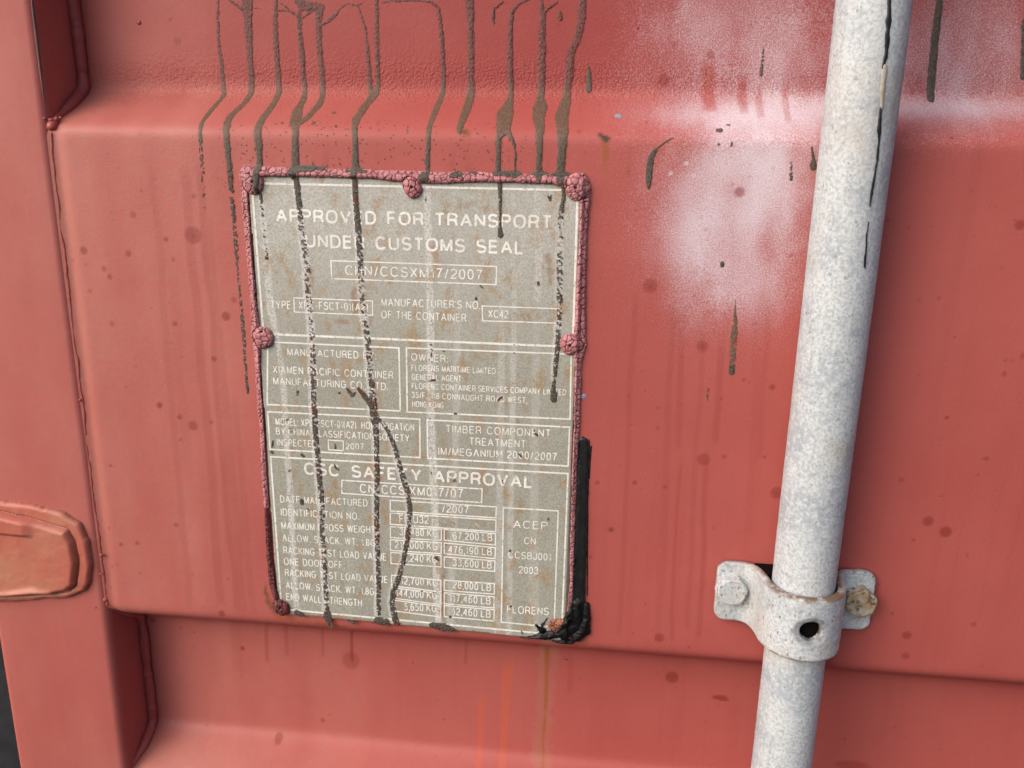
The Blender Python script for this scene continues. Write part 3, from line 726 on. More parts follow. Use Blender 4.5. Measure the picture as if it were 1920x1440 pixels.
prs([(834, 992, 6), (832, 1060, 5), (830, 1160, 8)], .75); prs([(540, 1150, 10), (640, 1160, 12), (700, 1168, 10), (800, 1178, 10), (930, 1190, 8)], .55)
prs([(665, 545, 12), (664, 585, 7)], .6); prs([(1028, 480, 10), (1032, 530, 8)], .5); prs([(628, 600, 8), (650, 605, 8)], .5); prs([(875, 385, 8), (888, 380, 10)], .45)
for k in range(70):
    a, b = random.uniform(500, 1060), random.uniform(370, 1170); L = random.uniform(2, 22)
    prs([(a, b, random.uniform(2, 7)), (a + random.uniform(-3, 3), b + L, random.uniform(1, 5))], random.uniform(.2, .5))
for a, b in list(zip(D4P[3:], D4P[4:]))[::2] + list(zip(D6P[3:], D6P[4:]))[::2] + list(zip(D6B, D6B[1:]))[::3]: prs([(a[0] + 5, a[1], 5), (b[0] + 5, b[1], 3)], random.uniform(.2, .6))
Hp = PLT_H + (fbm(GX, GZ, .05, 23) - .5) * .00004
Hp = np.where(sdq > -.0006, .0002, Hp)
field('plate_sheet', px_, pz_, Hp, sdq < .0004, M_plate, PLATE, {'wash': wash, 'rust': prust})

# sealant round the plate
FL = np.where(allcap < -.0003, 1, 0).astype(bool)
field('sealant_bead', bxs, bzs, BEADH, (sd_bead < .0002) & ~FL, M_seal, PLATE, {'crack': crk})
field('sealant_bead', bxs, bzs, MARH, (sd_mar < .0002) & ~FL & ~(sd_bead < -.0004), M_sealdark, PLATE, {'crack': crk * .9}, 'maroon length of sealant at the lower left')
for (k, s, hd), h in zip(cap_sd, CAPH):
    mt = {'pink': M_seal, 'red': M_sealred, 'maroon': M_sealdark, 'rust': M_sealrust}[k]
    field('rivet_cap', bxs, bzs, h, s < .0002, mt, PLATE, {'crack': np.clip(crk + sstep(.0008, .0003, hd), 0, 1)}, None if k == 'pink' else {'red': 'dull red cap of sealant at the top', 'maroon': 'maroon cap of sealant at the lower left corner', 'rust': 'rust coloured cap at the lower right corner'}[k])

# lettering
def arc(cx, cy, rx, ry, a0, a1, n=14, p=2.35):
    out = []
    for i in range(n + 1):
        a = math.radians(a0 + (a1 - a0) * i / n); c, q = math.cos(a), math.sin(a)
        out.append((cx + rx * math.copysign(abs(c) ** (2 / p), c), cy + ry * math.copysign(abs(q) ** (2 / p), q)))
    return out
def Sc(w): return [arc(w / 2, .74, w / 2 * .92, .26, 25, 90, 5) + arc(w / 2, .74, w / 2 * .92, .26, 90, 200, 9)[1:] + [(w * .25, .545), (w * .72, .475)] + arc(w / 2, .27, w / 2, .27, 30, -90, 9) + arc(w / 2, .27, w / 2, .27, -90, -160, 6)[1:]]
GL = {
 'A': (.74, [[(0, 0), (.37, 1)], [(.37, 1), (.74, 0)], [(.13, .34), (.61, .34)]]),
 'B': (.64, [[(0, 0), (0, 1)], [(0, 1), (.34, 1)] + arc(.34, .76, .25, .24, 90, -90) + [(0, .52)], [(.30, .52)] + arc(.36, .26, .28, .26, 90, -90) + [(0, 0)]]),
 'C': (.72, [arc(.37, .5, .37, .5, 38, 322, 26)]), 'D': (.68, [[(0, 0), (0, 1), (.28, 1)] + arc(.28, .5, .40, .5, 90, -90, 16) + [(0, 0)]]),
 'E': (.58, [[(.58, 1), (0, 1), (0, 0), (.58, 0)], [(0, .53), (.52, .53)]]), 'F': (.54, [[(.54, 1), (0, 1), (0, 0)], [(0, .51), (.47, .51)]]),
 'G': (.76, [arc(.38, .5, .38, .5, 38, 345, 26) + [(.76, .46), (.42, .46)]]), 'H': (.66, [[(0, 0), (0, 1)], [(.66, 0), (.66, 1)], [(0, .53), (.66, .53)]]),
 'I': (.0, [[(0, 0), (0, 1)]]), 'J': (.46, [[(.46, 1), (.46, .26)] + arc(.23, .26, .23, .26, 0, -180)]), 'K': (.64, [[(0, 0), (0, 1)], [(0, .34), (.62, 1)], [(.22, .57), (.66, 0)]]),
 'L': (.52, [[(0, 1), (0, 0), (.52, 0)]]), 'M': (.78, [[(0, 0), (0, 1)], [(0, 1), (.39, .02)], [(.39, .02), (.78, 1)], [(.78, 1), (.78, 0)]]),
 'N': (.66, [[(0, 0), (0, 1)], [(0, 1), (.66, 0)], [(.66, 0), (.66, 1)]]), 'O': (.78, [arc(.39, .5, .39, .5, 90, 450, 30)]),
 'P': (.60, [[(0, 0), (0, 1)], [(0, 1), (.34, 1)] + arc(.34, .735, .27, .265, 90, -90) + [(0, .47)]]), 'Q': (.78, [arc(.39, .5, .39, .5, 90, 450, 30), [(.48, .2), (.78, -.04)]]),
 'R': (.64, [[(0, 0), (0, 1)], [(0, 1), (.36, 1)] + arc(.36, .74, .27, .26, 90, -90) + [(0, .48)], [(.36, .48), (.56, .38), (.60, .2), (.65, 0)]]),
 'S': (.64, Sc(.64)), 'T': (.62, [[(0, 1), (.62, 1)], [(.31, 1), (.31, 0)]]), 'U': (.66, [[(0, 1), (0, .33)] + arc(.33, .33, .33, .33, 180, 360) + [(.66, 1)]]),
 'V': (.70, [[(0, 1), (.35, 0)], [(.35, 0), (.70, 1)]]), 'W': (.98, [[(0, 1), (.25, 0)], [(.25, 0), (.49, 1)], [(.49, 1), (.73, 0)], [(.73, 0), (.98, 1)]]),
 'X': (.68, [[(.02, 0), (.66, 1)], [(.66, 0), (.02, 1)]]), 'Y': (.70, [[(0, 1), (.35, .42), (.35, 0)], [(.35, .42), (.70, 1)]]), 'Z': (.60, [[(0, 1), (.60, 1), (0, 0), (.60, 0)]]),
 '0': (.52, [arc(.26, .5, .26, .5, 90, 450, 26)]), '1': (.22, [[(0, .76), (.2, .86), (.22, 1), (.22, 0)]]), '2': (.52, [arc(.26, .73, .26, .27, 170, -20, 14) + [(.44, .52), (.06, .18), (0, 0), (.52, 0)]]),
 '3': (.52, [arc(.25, .75, .23, .25, 160, -80, 14) + arc(.25, .26, .27, .26, 80, -165, 16)]), '4': (.54, [[(.42, 0), (.42, 1)], [(.42, 1), (0, .30), (.54, .30)]]), '5': (.52, [[(.48, 1), (.1, 1), (.04, .5)] + arc(.25, .32, .27, .32, 120, -160, 18)]),
 '6': (.52, [arc(.26, .31, .26, .31, 90, 450, 20), arc(.30, .5, .30, .5, 190, 60, 14)]), '7': (.52, [[(0, 1), (.52, 1), (.3, .55), (.18, 0)]]), '8': (.52, [arc(.26, .76, .23, .24, 90, 450, 20), arc(.26, .26, .26, .26, 90, 450, 20)]),
 '9': (.52, [arc(.26, .69, .26, .31, 90, 450, 20), arc(.22, .5, .30, .5, 10, -120, 14)]), '/': (.30, [[(0, -.03), (.30, 1.03)]]), '-': (.30, [[(0, .36), (.30, .36)]]), '.': (.0, [[(0, -.06), (0, .08)]]),
 ',': (.04, [[(.03, .08), (.03, -.05), (-.03, -.2)]]), ':': (.0, [[(0, -.06), (0, .08)], [(0, .56), (0, .70)]]), '(': (.2, [arc(.28, .42, .28, .64, 120, 240, 10, 2)]), ')': (.2, [arc(-.08, .42, .28, .64, 60, -60, 10, 2)]), "'": (.0, [[(0, .78), (0, 1.02)]]),
}
def ribbon(pts, w):
    p = [pts[0]]
    for q in pts[1:]:
        if math.hypot(q[0] - p[-1][0], q[1] - p[-1][1]) > 1e-4: p.append(q)
    p = np.array(p); n = len(p)
    closed = n > 3 and np.hypot(*(p[0] - p[-1])) < 1e-3
    if closed: p = p[:-1]; n -= 1
    L = []; R_ = []
    for i in range(n):
        a = p[i - 1] if (i > 0 or closed) else None
        b = p[(i + 1) % n] if (i < n - 1 or closed) else None
        d1 = (p[i] - a) / np.linalg.norm(p[i] - a) if a is not None else None
        d2 = (b - p[i]) / np.linalg.norm(b - p[i]) if b is not None else None
        if d1 is None: d1 = d2
        if d2 is None: d2 = d1
        n1 = np.array([-d1[1], d1[0]]); n2 = np.array([-d2[1], d2[0]])
        m = n1 + n2; k = np.linalg.norm(m)
        m = m / k if k > 1e-6 else n1
        o = w / 2 / max(.42, float(m @ n1))
        L.append(p[i] + m * o); R_.append(p[i] - m * o)
    V = [tuple(q) for q in L] + [tuple(q) for q in R_]
    F = [(i, i + n, (i + 1) % n + n, (i + 1) % n) for i in range(n if closed else n - 1)]
    return V, F
TXH = PLT_H + .00008
def text_mesh(txt, L, ch, word, sw):
    """strokes of a grotesque capital alphabet; L, ch = length and cap height"""
    items = []; x = 0.0
    for c in txt:
        if c == ' ': x += .34 * word; continue
        w, st = GL[c]
        if c == '-' and False: pass
        items.append((x, st)); x += w + (.36 if c not in ".,:'" else .30)
    x -= .36
    s = sw * ch; k = (L - s) / max(x, .3)
    V = []; F = []; H_ = []; lay = 0
    for x0, st in items:
        for q in st:
            v, f = ribbon([(s / 2 + (x0 + a) * k, s / 2 + b * (ch - s)) for a, b in q], s)
            o = len(V); V += v; H_ += [4e-6 * (lay % 4)] * len(v); F += [tuple(i + o for i in g) for g in f]; lay += 1
    return np.array(V), F, np.array(H_)
def lettering(txt, p0, p1, cap, parent, bold=.128, word=1.5, mat=None, name='lettering'):
    x0, z0 = P(*p0, TXH); x1, z1 = P(*p1, TXH)
    ux, uz = x1 - x0, z1 - z0; L = math.hypot(ux, uz)
    xa, za = P(p0[0], p0[1] - cap, TXH); ch = math.hypot(xa - x0, za - z0)
    V, F, hh_ = text_mesh(txt, L, ch, word, bold)
    s, t = V[:, 0], V[:, 1]
    wx, wz = -uz / L, ux / L
    W3 = np.stack([x0 + s * ux / L + t * wx, -TXH - hh_, z0 + s * uz / L + t * wz], 1)
    return mesh(name, W3, F, mat or M_print, parent, smooth=False)
def box(c, w=3.0, parent=None, mat=None):
    c = np.array(c, float); ctr = c.mean(0)
    def off(k):
        out = []
        for i in range(4):
            p, a, b = c[i], c[i - 1], c[(i + 1) % 4]
            d = (a - p) / np.linalg.norm(a - p) + (b - p) / np.linalg.norm(b - p)
            out.append(p + d * k)
        return out
    o, n = off(-w / 2), off(w / 2)
    V = []
    for q in o + n:
        x, z = P(q[0], q[1], TXH); V.append((x, -TXH, z))
    F = np.array([(i, (i + 1) % 4, 4 + (i + 1) % 4, 4 + i) for i in range(4)])
    return mesh('text_box', V, F, mat or M_print, parent or PLATE, smooth=False)
b = box([(472, 343.5), (1083, 357), (1074, 650.5), (494, 626)], 4.2)
lettering('APPROVED FOR TRANSPORT', (518, 416.6), (1035, 430), 25.5, b, .175, 2.0)
lettering('UNDER CUSTOMS SEAL', (573, 464), (982, 477.5), 25.5, b, .175, 2.0)
lettering('TYPE', (508, 578.5), (546, 579.5), 15, b); lettering("MANUFACTURER'S NO.", (715, 573.7), (900, 580), 15, b); lettering('OF THE CONTAINER', (715, 597), (874, 603.7), 15, b)
b = box([(620.5, 488.7), (931, 499.6), (930, 533.7), (622, 522.5)], 2.6); lettering('CHN/CCSXM17/2007', (647.5, 516), (904, 525), 19, b, .13)
b = box([(551, 558.4), (698.5, 564.4), (698.5, 591), (552, 585)], 2.2); lettering('XPC-FSCT-01(A2)', (560, 579.4), (690.6, 584), 15, b)
b = box([(904, 573.7), (1048, 579), (1047, 606), (905, 601.5)], 2.2); lettering('XC42', (915, 595.5), (953, 597), 15, b); lettering('9 1 6 1', (960, 598), (1006, 602), 12, b, mat=M_faint)
b = box([(502, 641), (748, 652.5), (750.6, 770.6), (501, 758.4)], 3)
lettering('MANUFACTURED BY:', (539, 666.6), (705, 674), 14, b, word=1.7); lettering('XIAMEN PACIFIC CONTAINER', (511.6, 699.4), (737.5, 710.6), 14, b, word=1.7); lettering('MANUFACTURING CO., LTD.', (512.5, 721), (727, 732), 14, b, word=1.5)
b = box([(762, 652.5), (1071, 664), (1069, 786), (763.7, 772.5)], 3)
lettering('OWNER:', (771, 676), (839, 679.7), 14, b); lettering('FLORENS MARITIME LIMITED', (771.5, 695), (929.4, 701.6), 11.5, b); lettering('GENERAL AGENT:', (772, 712.5), (867.5, 716), 11.5, b)
lettering('FLORENS CONTAINER SERVICES COMPANY LIMITED', (772, 729), (1061.6, 741.6), 11.5, b); lettering('35/F., 118 CONNAUGHT ROAD WEST,', (772, 746), (988.4, 756.6), 11.5, b); lettering('HONG KONG', (773, 763), (832, 766), 11.5, b)
b = box([(502, 772), (787, 786), (787.7, 858), (506.5, 842.5)], 3)
lettering('MODEL: XPC-FSCT-01(A2)  HOMOLOGATION', (517, 797), (777, 808.6), 13.5, b); lettering('BY CHINA CLASSIFICATION SOCIETY', (517.7, 814.7), (767.7, 828.6), 13, b, word=1.4); lettering('INSPECTED', (519.5, 835.5), (594, 838.8), 13, b); lettering('2007', (648.5, 842.5), (682.7, 843.5), 12, b)
box([(615.5, 825), (643.6, 827), (643.6, 845), (616, 843.3)], 2)
b = box([(801, 787.3), (1068, 801), (1065.3, 874), (802, 859.3)], 3)
lettering('TIMBER COMPONENT', (835.6, 811), (1032.5, 820), 14.5, b, word=1.8); lettering('TREATMENT', (880, 834.7), (986, 840), 14.5, b); lettering('IM/MEGANIUM 2000/2007', (822, 853), (1044, 864), 14.5, b, word=1.5)
b = box([(507.5, 856.4), (1065, 888), (1053, 1191), (528, 1142)], 3.2)
lettering('CSC SAFETY APPROVAL', (570.7, 890), (999, 916), 23.5, b, .175, 2.4)
for t, a, c in (('DATE MANUFACTURED', (525.6, 942.3), (689.6, 950)), ('IDENTIFICATION NO.', (527, 966.6), (673, 975)), ('MAXIMUM GROSS WEIGHT', (528, 992), (704, 1000.5)), ('ALLOW. STACK. WT. 1.8G', (530, 1015), (704, 1024.7)),
                ('RACKING TEST LOAD VALUE', (531.6, 1038), (725, 1051.5)), ('ONE DOOR OFF:', (532.5, 1059), (646, 1066.5)), ('RACKING TEST LOAD VALUE', (534.4, 1080), (727.5, 1093.7)), ('ALLOW. STACK. WT. 1.8G.', (536, 1103.4), (705, 1116.6)), ('END WALL STRENGTH', (537, 1125.4), (679, 1137.6))):
    lettering(t, a, c, 13.5, b, word=1.7)
b = box([(641, 900.6), (904, 916.8), (903, 942.3), (641, 925)], 2.4); lettering('CN/CCS XM017/07', (675, 924), (868.4, 934), 17, b, word=1.0)
b = box([(731.8, 938), (930.4, 950.5), (929.8, 971), (732, 958)], 2.4); lettering('/2007', (829, 960.5), (879, 963), 14.5, b)
b = box([(731.8, 962), (930, 975), (929.5, 997), (732, 983)], 2.4); lettering('FCIU32', (748.8, 980), (804, 982), 14.5, b); lettering('7', (810, 984), (820, 984.7), 14, b, mat=M_faint); lettering('0 0', (829, 988), (852, 990), 12, b, mat=M_faint); lettering('6', (891, 992), (899, 992.5), 14, b, mat=M_faint)
KG = [(732, 987.6, 828, 993, 827, 1013, 732, 1008, '30,480 KG', 749, 1003.7, 821, 1007), (732, 1012, 827.4, 1017.5, 827, 1038, 732, 1032, '216,000 KG', 740.7, 1028, 821, 1031.6), (733, 1036, 827, 1041.5, 827, 1063, 733, 1056.6, '15,240 KG', 751, 1052, 820, 1056),
      (734, 1078.5, 826.8, 1088, 826.8, 1110, 734, 1098, '12,700 KG', 751.6, 1095.5, 821, 1100), (735, 1102, 826.8, 1113, 826.8, 1134, 735, 1121, '144,000 KG', 742.4, 1118, 820, 1124), (736, 1125, 826.5, 1137, 826, 1157, 736, 1145, '5,650 KG', 758, 1144.6, 819, 1148),
      (833, 992.6, 929, 1000.5, 929, 1022, 833, 1013, '67,200 LB', 849, 1011.6, 923, 1015), (833, 1018, 929, 1027, 928, 1047.4, 833, 1038, '476,190 LB', 840.6, 1036.8, 922.4, 1042), (833, 1044, 928, 1051.7, 927.5, 1071.4, 833, 1064, '33,600 LB', 849, 1061.3, 922, 1066.7),
      (833, 1087.6, 927, 1094.4, 926.7, 1114, 833, 1107, '28,000 LB', 849, 1103, 920.7, 1109), (833, 1111.5, 926.7, 1119, 926, 1140, 833, 1132, '317,460 LB', 839.6, 1127.5, 920, 1134), (833, 1135.4, 926.7, 1143.5, 926, 1164.5, 833, 1156, '12,460 LB', 849, 1153, 920, 1158.5)]
for k in KG:
    b = box([k[0:2], k[2:4], k[4:6], k[6:8]], 2.2); lettering(k[8], k[9:11], k[11:13], 14, b, word=1.2)
b = box([(943.8, 952), (1046.7, 958), (1039, 1176), (940, 1166.5)], 2.6)
for t, a, c, h in (('ACEP', (962.4, 990), (1026.4, 993.6), 15), ('CN', (982.6, 1020), (1004.4, 1021.5), 13), ('CCSBJ001', (953, 1046.4), (1033, 1051.7), 13.5), ('2003', (973, 1075), (1009, 1077), 13.5), ('FLORENS', (950.6, 1149.5), (1029, 1154), 14.5)): lettering(t, a, c, h, b)

# dried drips lying on the plate
dn = lambda L, f: [(a, b_, w, f(b_)) for a, b_, w in L]
PT = .00038
pd = [
    (dn(D4P, lambda y: np.interp(y, [330, 380, 420, 560, 600, 700, 800, 1000, 1150], [1, .85, .52, .42, .34, .55, .72, .62, .62])), 1.0),
    (dn(D6P, lambda y: np.interp(y, [330, 430, 480, 540, 600, 700, 800, 900, 1150], [1, .85, .55, .45, .55, .6, .72, .7, .72])), 1.0),
    (dn(D6B, lambda y: .72), 1.0), ([(672, 729, 8, 1), (680, 738, 10, 1), (690, 750, 11, .9), (698, 764, 10, .8)], 1.6),
    ([(651, 729, 7, 1), (660, 741, 9, 1), (667, 735, 4, 1)], 1.0), ([(636, 736, 5, 1)], 1.0),
    (dn(D12P, lambda y: np.interp(y, [340, 385, 420, 470, 520, 620, 660, 700, 735], [1, .9, .40, .32, .5, .55, .9, .7, 1])), .4),
    ([(937, 338, 9, 1), (938, 374, 7, .9), (938, 402, 6, .7), (937, 425, 7, .9), (938, 440, 12, 1)], .6),
    ([(488, 361, 6, 1), (491, 384, 6, .6), (493, 410, 7, .35), (494.7, 430, 6, .3), (498, 460, 6, .2), (500, 484, 8, .8)], 1.0),
    ([(614, 1150, 16), (614, 1158, 17), (618, 1170, 9), (622, 1176, 7)], 0), ([(557, 1148, 14), (565, 1152, 12)], 0.2), ([(708, 1163, 18), (722, 1166, 20)], 0), ([(652, 1162, 6, .9), (664, 1168, 10, .8)], .6),
    ([(810, 1172, 14), (833, 1176, 20), (848, 1180, 12)], 0), ([(566, 938, 9), (566, 942, 10)], 0), ([(510, 847, 8), (511, 846, 6)], 0), ([(512, 826, 4), (510, 838, 4)], .4), ([(628, 832, 4, .8), (629, 840, 5, .7)], .8), ([(627, 870, 3), (630, 878, 5, .9), (635, 880, 4)], 1), ([(566, 852, 7, .9), (569, 855, 7)], .6),
    ([(1009, 529, 6), (1009, 532, 6)], 0), ([(892, 558, 4), (892, 561, 5)], .4), ([(1028, 368, 5), (1031, 374, 6), (1033, 366, 3)], 0), ([(558, 733, 6, .7), (558, 740, 5, .8)], .8), ([(956, 1032, 6)], .5), ([(957, 1136, 5)], .6), ([(818, 1045, 9), (822, 1050, 5)], 1.5),
    ([(844, 1156, 7)], .8), ([(1000, 775, 2)], 0), ([(905, 540, 4), (900, 535, 3)], 1), ([(808, 646, 4)], .5), ([(964, 646, 4)], .3), ([(964, 662, 4)], .3), ([(832, 658, 3)], .5), ([(817, 711, 5), (808, 713, 5)], 1.4), ([(941, 744, 5, .7), (934, 750, 4)], 1), ([(853, 775, 6), (856, 775, 4)], 1),
    ([(545, 880, 6, .9), (541, 884, 3)], 1.2), ([(848, 895, 7, .6), (853, 902, 8, .5)], 1.2), ([(941, 900, 4), (943, 906, 3)], .8), ([(1003, 806, 7, .5), (1006, 815, 8, .6)], .8), ([(930, 851, 6, .5), (975, 852, 5)][:1], 1), ([(973, 851, 5), (979, 857, 4)], .8), ([(580, 957, 4, .6), (577, 953, 4)], 1.3),
    ([(540, 787, 9, .35), (545, 810, 9, .3)], .4), ([(1029, 972, 8, .5)], 1), ([(1004, 984, 7, .5)], 1),
]
for i, (d, ru) in enumerate(pd):
    drip('tar_drip' if len(d) > 3 else 'tar_spot', d, PT, PLATE, res=.00025, tone=2.0, plate=True, seed=900 + i * 5, rough=.5, edge=.6, rust=ru)
for k, (L, f) in enumerate(((D7W, .13), (D3W[2:], .10))):          # crumbs left in the washed runs
    drip('tar_crumbs', [(a, b_, w * .8, f + .06 * math.sin(b_ * .05)) for a, b_, w in L], PT * .6, PLATE, res=.00028, tone=1.8, plate=True, seed=1500 + k, rust=1.3)['kind'] = 'stuff'

# ------------------------------------------------------------------ black sealant strip and burnt corner
STRIP = thing('sealant_strip', 'black strip of sealant beside the lower right edge of the grey plate', 'sealant', (0.036, 0.0, -0.143))
def mass(name, lines, top, mat, parent, nz=.001, hw=.0025, res=.0004, rough=.0003, sc=.004, seed=0):
    pts = [pw(L) for L in lines]
    allp = np.vstack(pts); gx, gz = grid_for(allp, res)
    GX_, GZ_ = np.meshgrid(gx, gz, indexing='ij')
    s = np.min([seg_field(GX_, GZ_, p)[0] for p in pts], 0) + (fbm(GX_, GZ_, sc, 600 + seed, 4) - .5) * nz
    h = dome(s, hw, top) + fbm(GX_, GZ_, .003, 620 + seed, 4) * rough * sstep(0, .001, -s)
    return field(name, gx, gz, np.maximum(base_h(GX_, GZ_), 0) * .7 + h + .0001, s < .0001, mat, parent)
mass('strip', [[(1093, 830, 21), (1092, 900, 22), (1089, 1000, 24), (1086, 1080, 25), (1085, 1150, 25)]], .0016, M_black, STRIP, .0003, .0013, rough=.00015)
mass('smear_line', [[(1105, 826, 2.5), (1105, 850, 3), (1101.5, 950, 2.2), (1101, 1050, 2.4), (1101, 1120, 2)], [(1109, 838, 3), (1107, 850, 4), (1105, 900, 2)]], .0003, M_black, STRIP, .0003, .0006, .00025, .00005)
mass('burnt_lump', [[(1086, 1128, 22), (1078, 1150, 34), (1070, 1172, 40), (1058, 1186, 34)], [(1098, 1135, 14), (1101, 1160, 16), (1095, 1185, 26), (1080, 1197, 24)], [(1048, 1187, 24), (1030, 1191, 22), (1008, 1194, 16), (990, 1195, 10), (974, 1195, 4)], [(1036, 1203, 8), (1070, 1206, 12)], [(1006, 1172, 6), (1018, 1182, 14)], [(977, 1180, 2), (980, 1192, 6)], [(1026, 1160, 6), (1016, 1172, 10)]], .0022, M_char, STRIP, .0026, .0050, rough=.0010, sc=.006, res=.0003)

# ------------------------------------------------------------------ locking rod
RX, RH, RR = .1487, .0180, .0149
ROD = thing('locking_rod', 'pale galvanised locking rod standing upright in front of the red door', 'rod', (RX, -RH, -.70))
nz_, ns = 740, 64
zz = np.linspace(-.70, .60, nz_); aa = np.linspace(0, 2 * math.pi, ns, endpoint=False)
ZZ, AA = np.meshgrid(zz, aa, indexing='ij')
rr = RR + (fbm(AA * .02, ZZ, .05, 33) - .5) * .0003 + (fbm(AA * .015, ZZ, .006, 35) - .5) * .00025
V = np.stack([RX + rr * np.cos(AA), -RH + rr * np.sin(AA), ZZ], -1).reshape(-1, 3)
idx = np.arange(nz_ * ns).reshape(nz_, ns)
F = np.stack([idx[:-1], np.roll(idx, -1, 1)[:-1], np.roll(idx, -1, 1)[1:], idx[1:]], -1).reshape(-1, 4)
mesh('tube', V, F, M_galv, ROD)
def on_rod(px, py):
    d = rays(float(px), float(py)); o = CAM - np.array([RX, -RH, 0])
    a = d[0] ** 2 + d[1] ** 2; b_ = 2 * (o[0] * d[0] + o[1] * d[1]); c = o[0] ** 2 + o[1] ** 2 - RR ** 2
    t = (-b_ - math.sqrt(max(b_ * b_ - 4 * a * c, 0))) / (2 * a); p = CAM + d * t
    return math.atan2(p[1] + RH, p[0] - RX), p[2]
def rod_run(name, pts, mat, lift=.00035, k=1.0):
    q = [(*on_rod(x, y), w) for x, y, w in pts]
    zs_ = np.array([a[1] for a in q]); o = np.argsort(zs_)
    z = np.linspace(zs_.min(), zs_.max(), max(12, int((zs_.max() - zs_.min()) / .0006)))
    an = np.interp(z, zs_[o], np.array([a[0] for a in q])[o]) + (fbm(z, z * 0 + 3, .004, 66) - .5) * .05
    w = np.interp(z, zs_[o], np.array([a[2] for a in q])[o]) / 2 / 3900 * k * (.55 + .9 * fbm(z, z * 0 + 9, .003, 67)) / RR
    w[0] = w[-1] = .002
    V = []; F = []
    for i in range(len(z)):
        for j, (s, l) in enumerate(((-1, .0), (-.6, lift), (.6, lift), (1, .0))):
            a = an[i] + s * w[i]; r_ = RR + .00012 + l
            V.append((RX + r_ * math.cos(a), -RH + r_ * math.sin(a), z[i]))
    for i in range(len(z) - 1):
        for j in range(3): F.append((i * 4 + j, i * 4 + j + 1, i * 4 + j + 5, i * 4 + j + 4))
    return mesh(name, V, np.array(F), mat, ROD)
rod_run('tar_streak', [(1667, -20, 9), (1666, 35, 8), (1663, 87, 9), (1656, 132, 4)], M_black)
rod_run('tar_streak', [(1651, 199, 5), (1649, 236, 7), (1647, 271, 4), (1642, 312, 4.5), (1633.5, 365, 4), (1630, 388, 2)], M_black)
rod_run('tar_streak', [(1628, 415, 2), (1626, 434, 2.2), (1621, 486, 4), (1620.6, 503, 4)], M_black)
M_run = simple('zinc_run', (.42, .39, .34), .6, (.34, .30, .24), 300, .3)
rod_run('zinc_run', [(1660, 120, 8), (1654, 165, 8), (1652, 205, 6)], M_run, .0005)
#rod_run('zinc_run', [(1571, 940, 3), (1568, 965, 6), (1565, 980, 8)], M_run, .0008)

# ------------------------------------------------------------------ bracket holding the rod
BR = thing('rod_bracket', 'pale rust-speckled bracket bolted over the galvanised rod', 'bracket', (RX, 0, -.122))
T = .0040; cr = .0180
zc, hh = -.1052, .0166
half = [(.0395, .0026), (.036, .0026), (.031, .0026), (.0268, .0026), (.0240, .0034), (.0216, .0058), (.0199, .0095), (.0186, .0138)]
arc = [(cr * math.cos(a), RH + .0002 + cr * math.sin(a)) for a in np.linspace(0, math.pi, 25)]
path = [(RX - a, h) for a, h in half] + [(RX - x, h) for x, h in arc] + [(RX + a, h) for a, h in reversed(half)]
path = np.array(path)
d = np.r_[0, np.cumsum(np.hypot(*np.diff(path, axis=0).T))]
nu = 420
u = np.linspace(0, d[-1], nu)
px2 = np.interp(u, d, path[:, 0]); ph2 = np.interp(u, d, path[:, 1])
kk = np.ones(13) / 13
px2[6:-6] = np.convolve(px2, kk, 'valid'); ph2[6:-6] = np.convolve(ph2, kk, 'valid')
tx, th = np.gradient(px2), np.gradient(ph2); ln = np.hypot(tx, th); nxv, nhv = -th / ln, tx / ln
end = np.minimum(u, u[-1] - u); rc = .0060
hv = hh - np.where(end < rc, rc - np.sqrt(np.clip(rc ** 2 - (rc - np.minimum(end, rc)) ** 2, 0, None)), 0)
nv = 132
vv = np.linspace(-1, 1, nv)
U, VV = np.meshgrid(u, vv, indexing='ij')
PZ = zc + VV * hv[:, None]
# rounded edges: shrink towards the rim; hole
hxx, hzz = P(1522, 1186, RH + cr + .002)
ui = np.argmin(np.abs(px2 - hxx) + 10 * (ph2 < RH)); HR = .0052
dU, dZ = U - u[ui], PZ - hzz
rad = np.hypot(dU, dZ)
inside = rad < HR
ring = (rad < HR + .0009)
# move rim vertices on to the circle
f_ = np.where(ring & (rad > 1e-6), HR / np.maximum(rad, 1e-6), 1)
pushed = ring & ~inside
U2 = np.where(pushed, u[ui] + dU * f_, U); Z2 = np.where(pushed, hzz + dZ * f_, PZ)
bx = np.interp(U2, u, px2); bh = np.interp(U2, u, ph2); bnx = np.interp(U2, u, nxv); bnh = np.interp(U2, u, nhv)
sink = .0016 * sstep(HR + .0028, HR, rad)
edged = np.minimum((1 - np.abs(VV)) * hv[:, None], end[:, None] + 0 * VV)
rim = np.sqrt(np.clip(1 - (1 - np.clip(edged / .0009, 0, 1)) ** 2, 0, 1))
bumpy = (fbm(U2, Z2, .004, 81) - .5) * .0004
front = T / 2 * (.35 + .65 * rim) - sink * .6 + bumpy
back = -T / 2 * (.5 + .5 * rim)
Vf = np.stack([bx + bnx * front, -(bh + bnh * front), Z2], -1).reshape(-1, 3)
Vb = np.stack([bx + bnx * back, -(bh + bnh * back), Z2], -1).reshape(-1, 3)
idx = np.arange(nu * nv).reshape(nu, nv)
cellk = ~(inside[:-1, :-1] | inside[1:, :-1] | inside[:-1, 1:] | inside[1:, 1:])
I, J = np.nonzero(cellk)
Ff = np.stack([idx[I, J], idx[I + 1, J], idx[I + 1, J + 1], idx[I, J + 1]], 1)
N = nu * nv
ed = {}
for q in Ff:
    for a, b_ in zip(q, np.roll(q, -1)):
        ed[(a, b_)] = 1
side = [(b_, a, a + N, b_ + N) for (a, b_) in ed if (b_, a) not in ed]
Fall = np.vstack([Ff, Ff[:, ::-1] + N, np.array(side)])
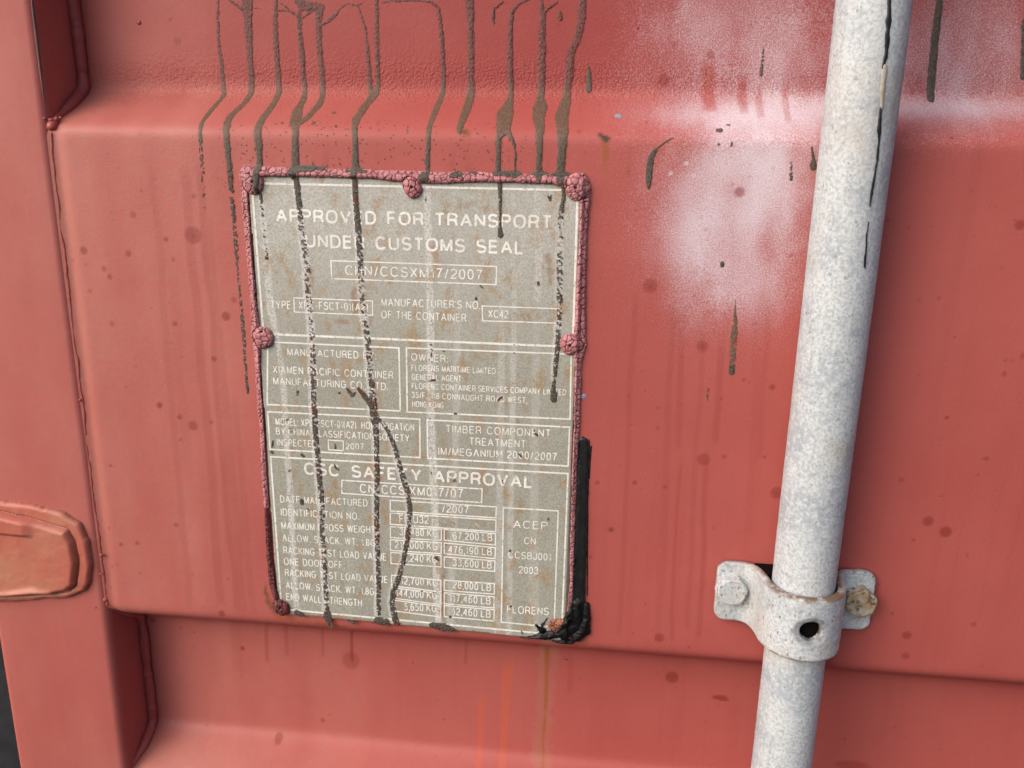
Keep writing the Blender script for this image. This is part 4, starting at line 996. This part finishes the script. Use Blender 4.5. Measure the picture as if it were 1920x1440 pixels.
eg = np.clip(sstep(.0022, .0003, edged) * (.35 + .65 * sstep(RH + .002, RH + .012, bh)), 0, 1)
hg = sstep(HR + .0040, HR + .0010, rad + (fbm(U2, Z2, .004, 83) - .5) * .004)
st = mesh('strap', np.vstack([Vf, Vb]), Fall, M_strap, BR, {'edge': np.r_[eg.ravel(), np.ones(N)], 'bare': np.r_[hg.ravel(), np.zeros(N)]})
# black sleeve and block, added so the shaded hole and gaps stay dark
def shade_sleeve():
    V = []; F = []; n = 40
    for z in (zc - hh * .93, zc + hh * .86):
        for k in range(n): V.append((RX + .01545 * math.cos(2 * math.pi * k / n), -RH - .01545 * math.sin(2 * math.pi * k / n), z))
    for k in range(n): F.append((k, (k + 1) % n, n + (k + 1) % n, n + k))
    mesh('shade_sleeve', V, np.array(F), M_shade, BR)
    V = [(RX + sx * .0205, -h, zc + sz * hh * .93) for h in (.0004, .012) for sx, sz in ((-1, -1), (1, -1), (1, 1), (-1, 1))]
    mesh('shade_block', V, np.array([(0, 1, 2, 3), (7, 6, 5, 4), (0, 4, 5, 1), (1, 5, 6, 2), (2, 6, 7, 3), (3, 7, 4, 0)]), M_shade, BR, smooth=False)
shade_sleeve()
def bolt(px, py, mat, label, rot, marks):
    h0 = .0046; ht = .0060; R0 = .0083
    x, z = P(px, py, h0 + ht)
    V = []; F = []; n = 48
    def hexr(a): 
        a = (a - rot) % (math.pi / 3) - math.pi / 6
        return R0 * math.cos(math.pi / 6) / math.cos(a)
    Ri = R0 * math.cos(math.pi / 6)
    rings = [(1.0, 0, 0.0), (1.0, 0, ht * .72), (.5, .5, ht * .93), (0, .90, ht), (0, .80, ht * .985), (0, .4, ht * .985), (0, .02, ht * .985)]
    for wx, wi, h in rings:
        for k in range(n):
            a = 2 * math.pi * k / n
            r_ = wx * hexr(a) + (wi * Ri)
            if wx == 0: r_ = wi * Ri
            V.append((x + r_ * math.cos(a), -(h0 + h), z + r_ * math.sin(a)))
    for i in range(len(rings) - 1):
        for k in range(n): F.append((i * n + k, i * n + (k + 1) % n, (i + 1) * n + (k + 1) % n, (i + 1) * n + k))
    F = np.array(F)
    o = mesh('bolt', V, F, mat, BR, {'edge': np.zeros(len(V))}, smooth=False, label=label)
    if marks:
        Vt, Ft, Ht = text_mesh(marks, .0052, .0036, 1, .2)
        yy = -(h0 + ht * .985 + .0003)
        mesh('embossed_mark', np.stack([x - .0032 + Vt[:, 0], yy - Ht, z + .0008 + Vt[:, 1]], 1), Ft, mat, o, {'edge': np.zeros(len(Vt))}, smooth=False)
bolt(1373, 1112, M_bolt, 'grey bolt on the left flange', .1, '')
bolt(1616, 1134, M_rbolt, 'rusty yellowish bolt on the right flange', .35, 'DB')
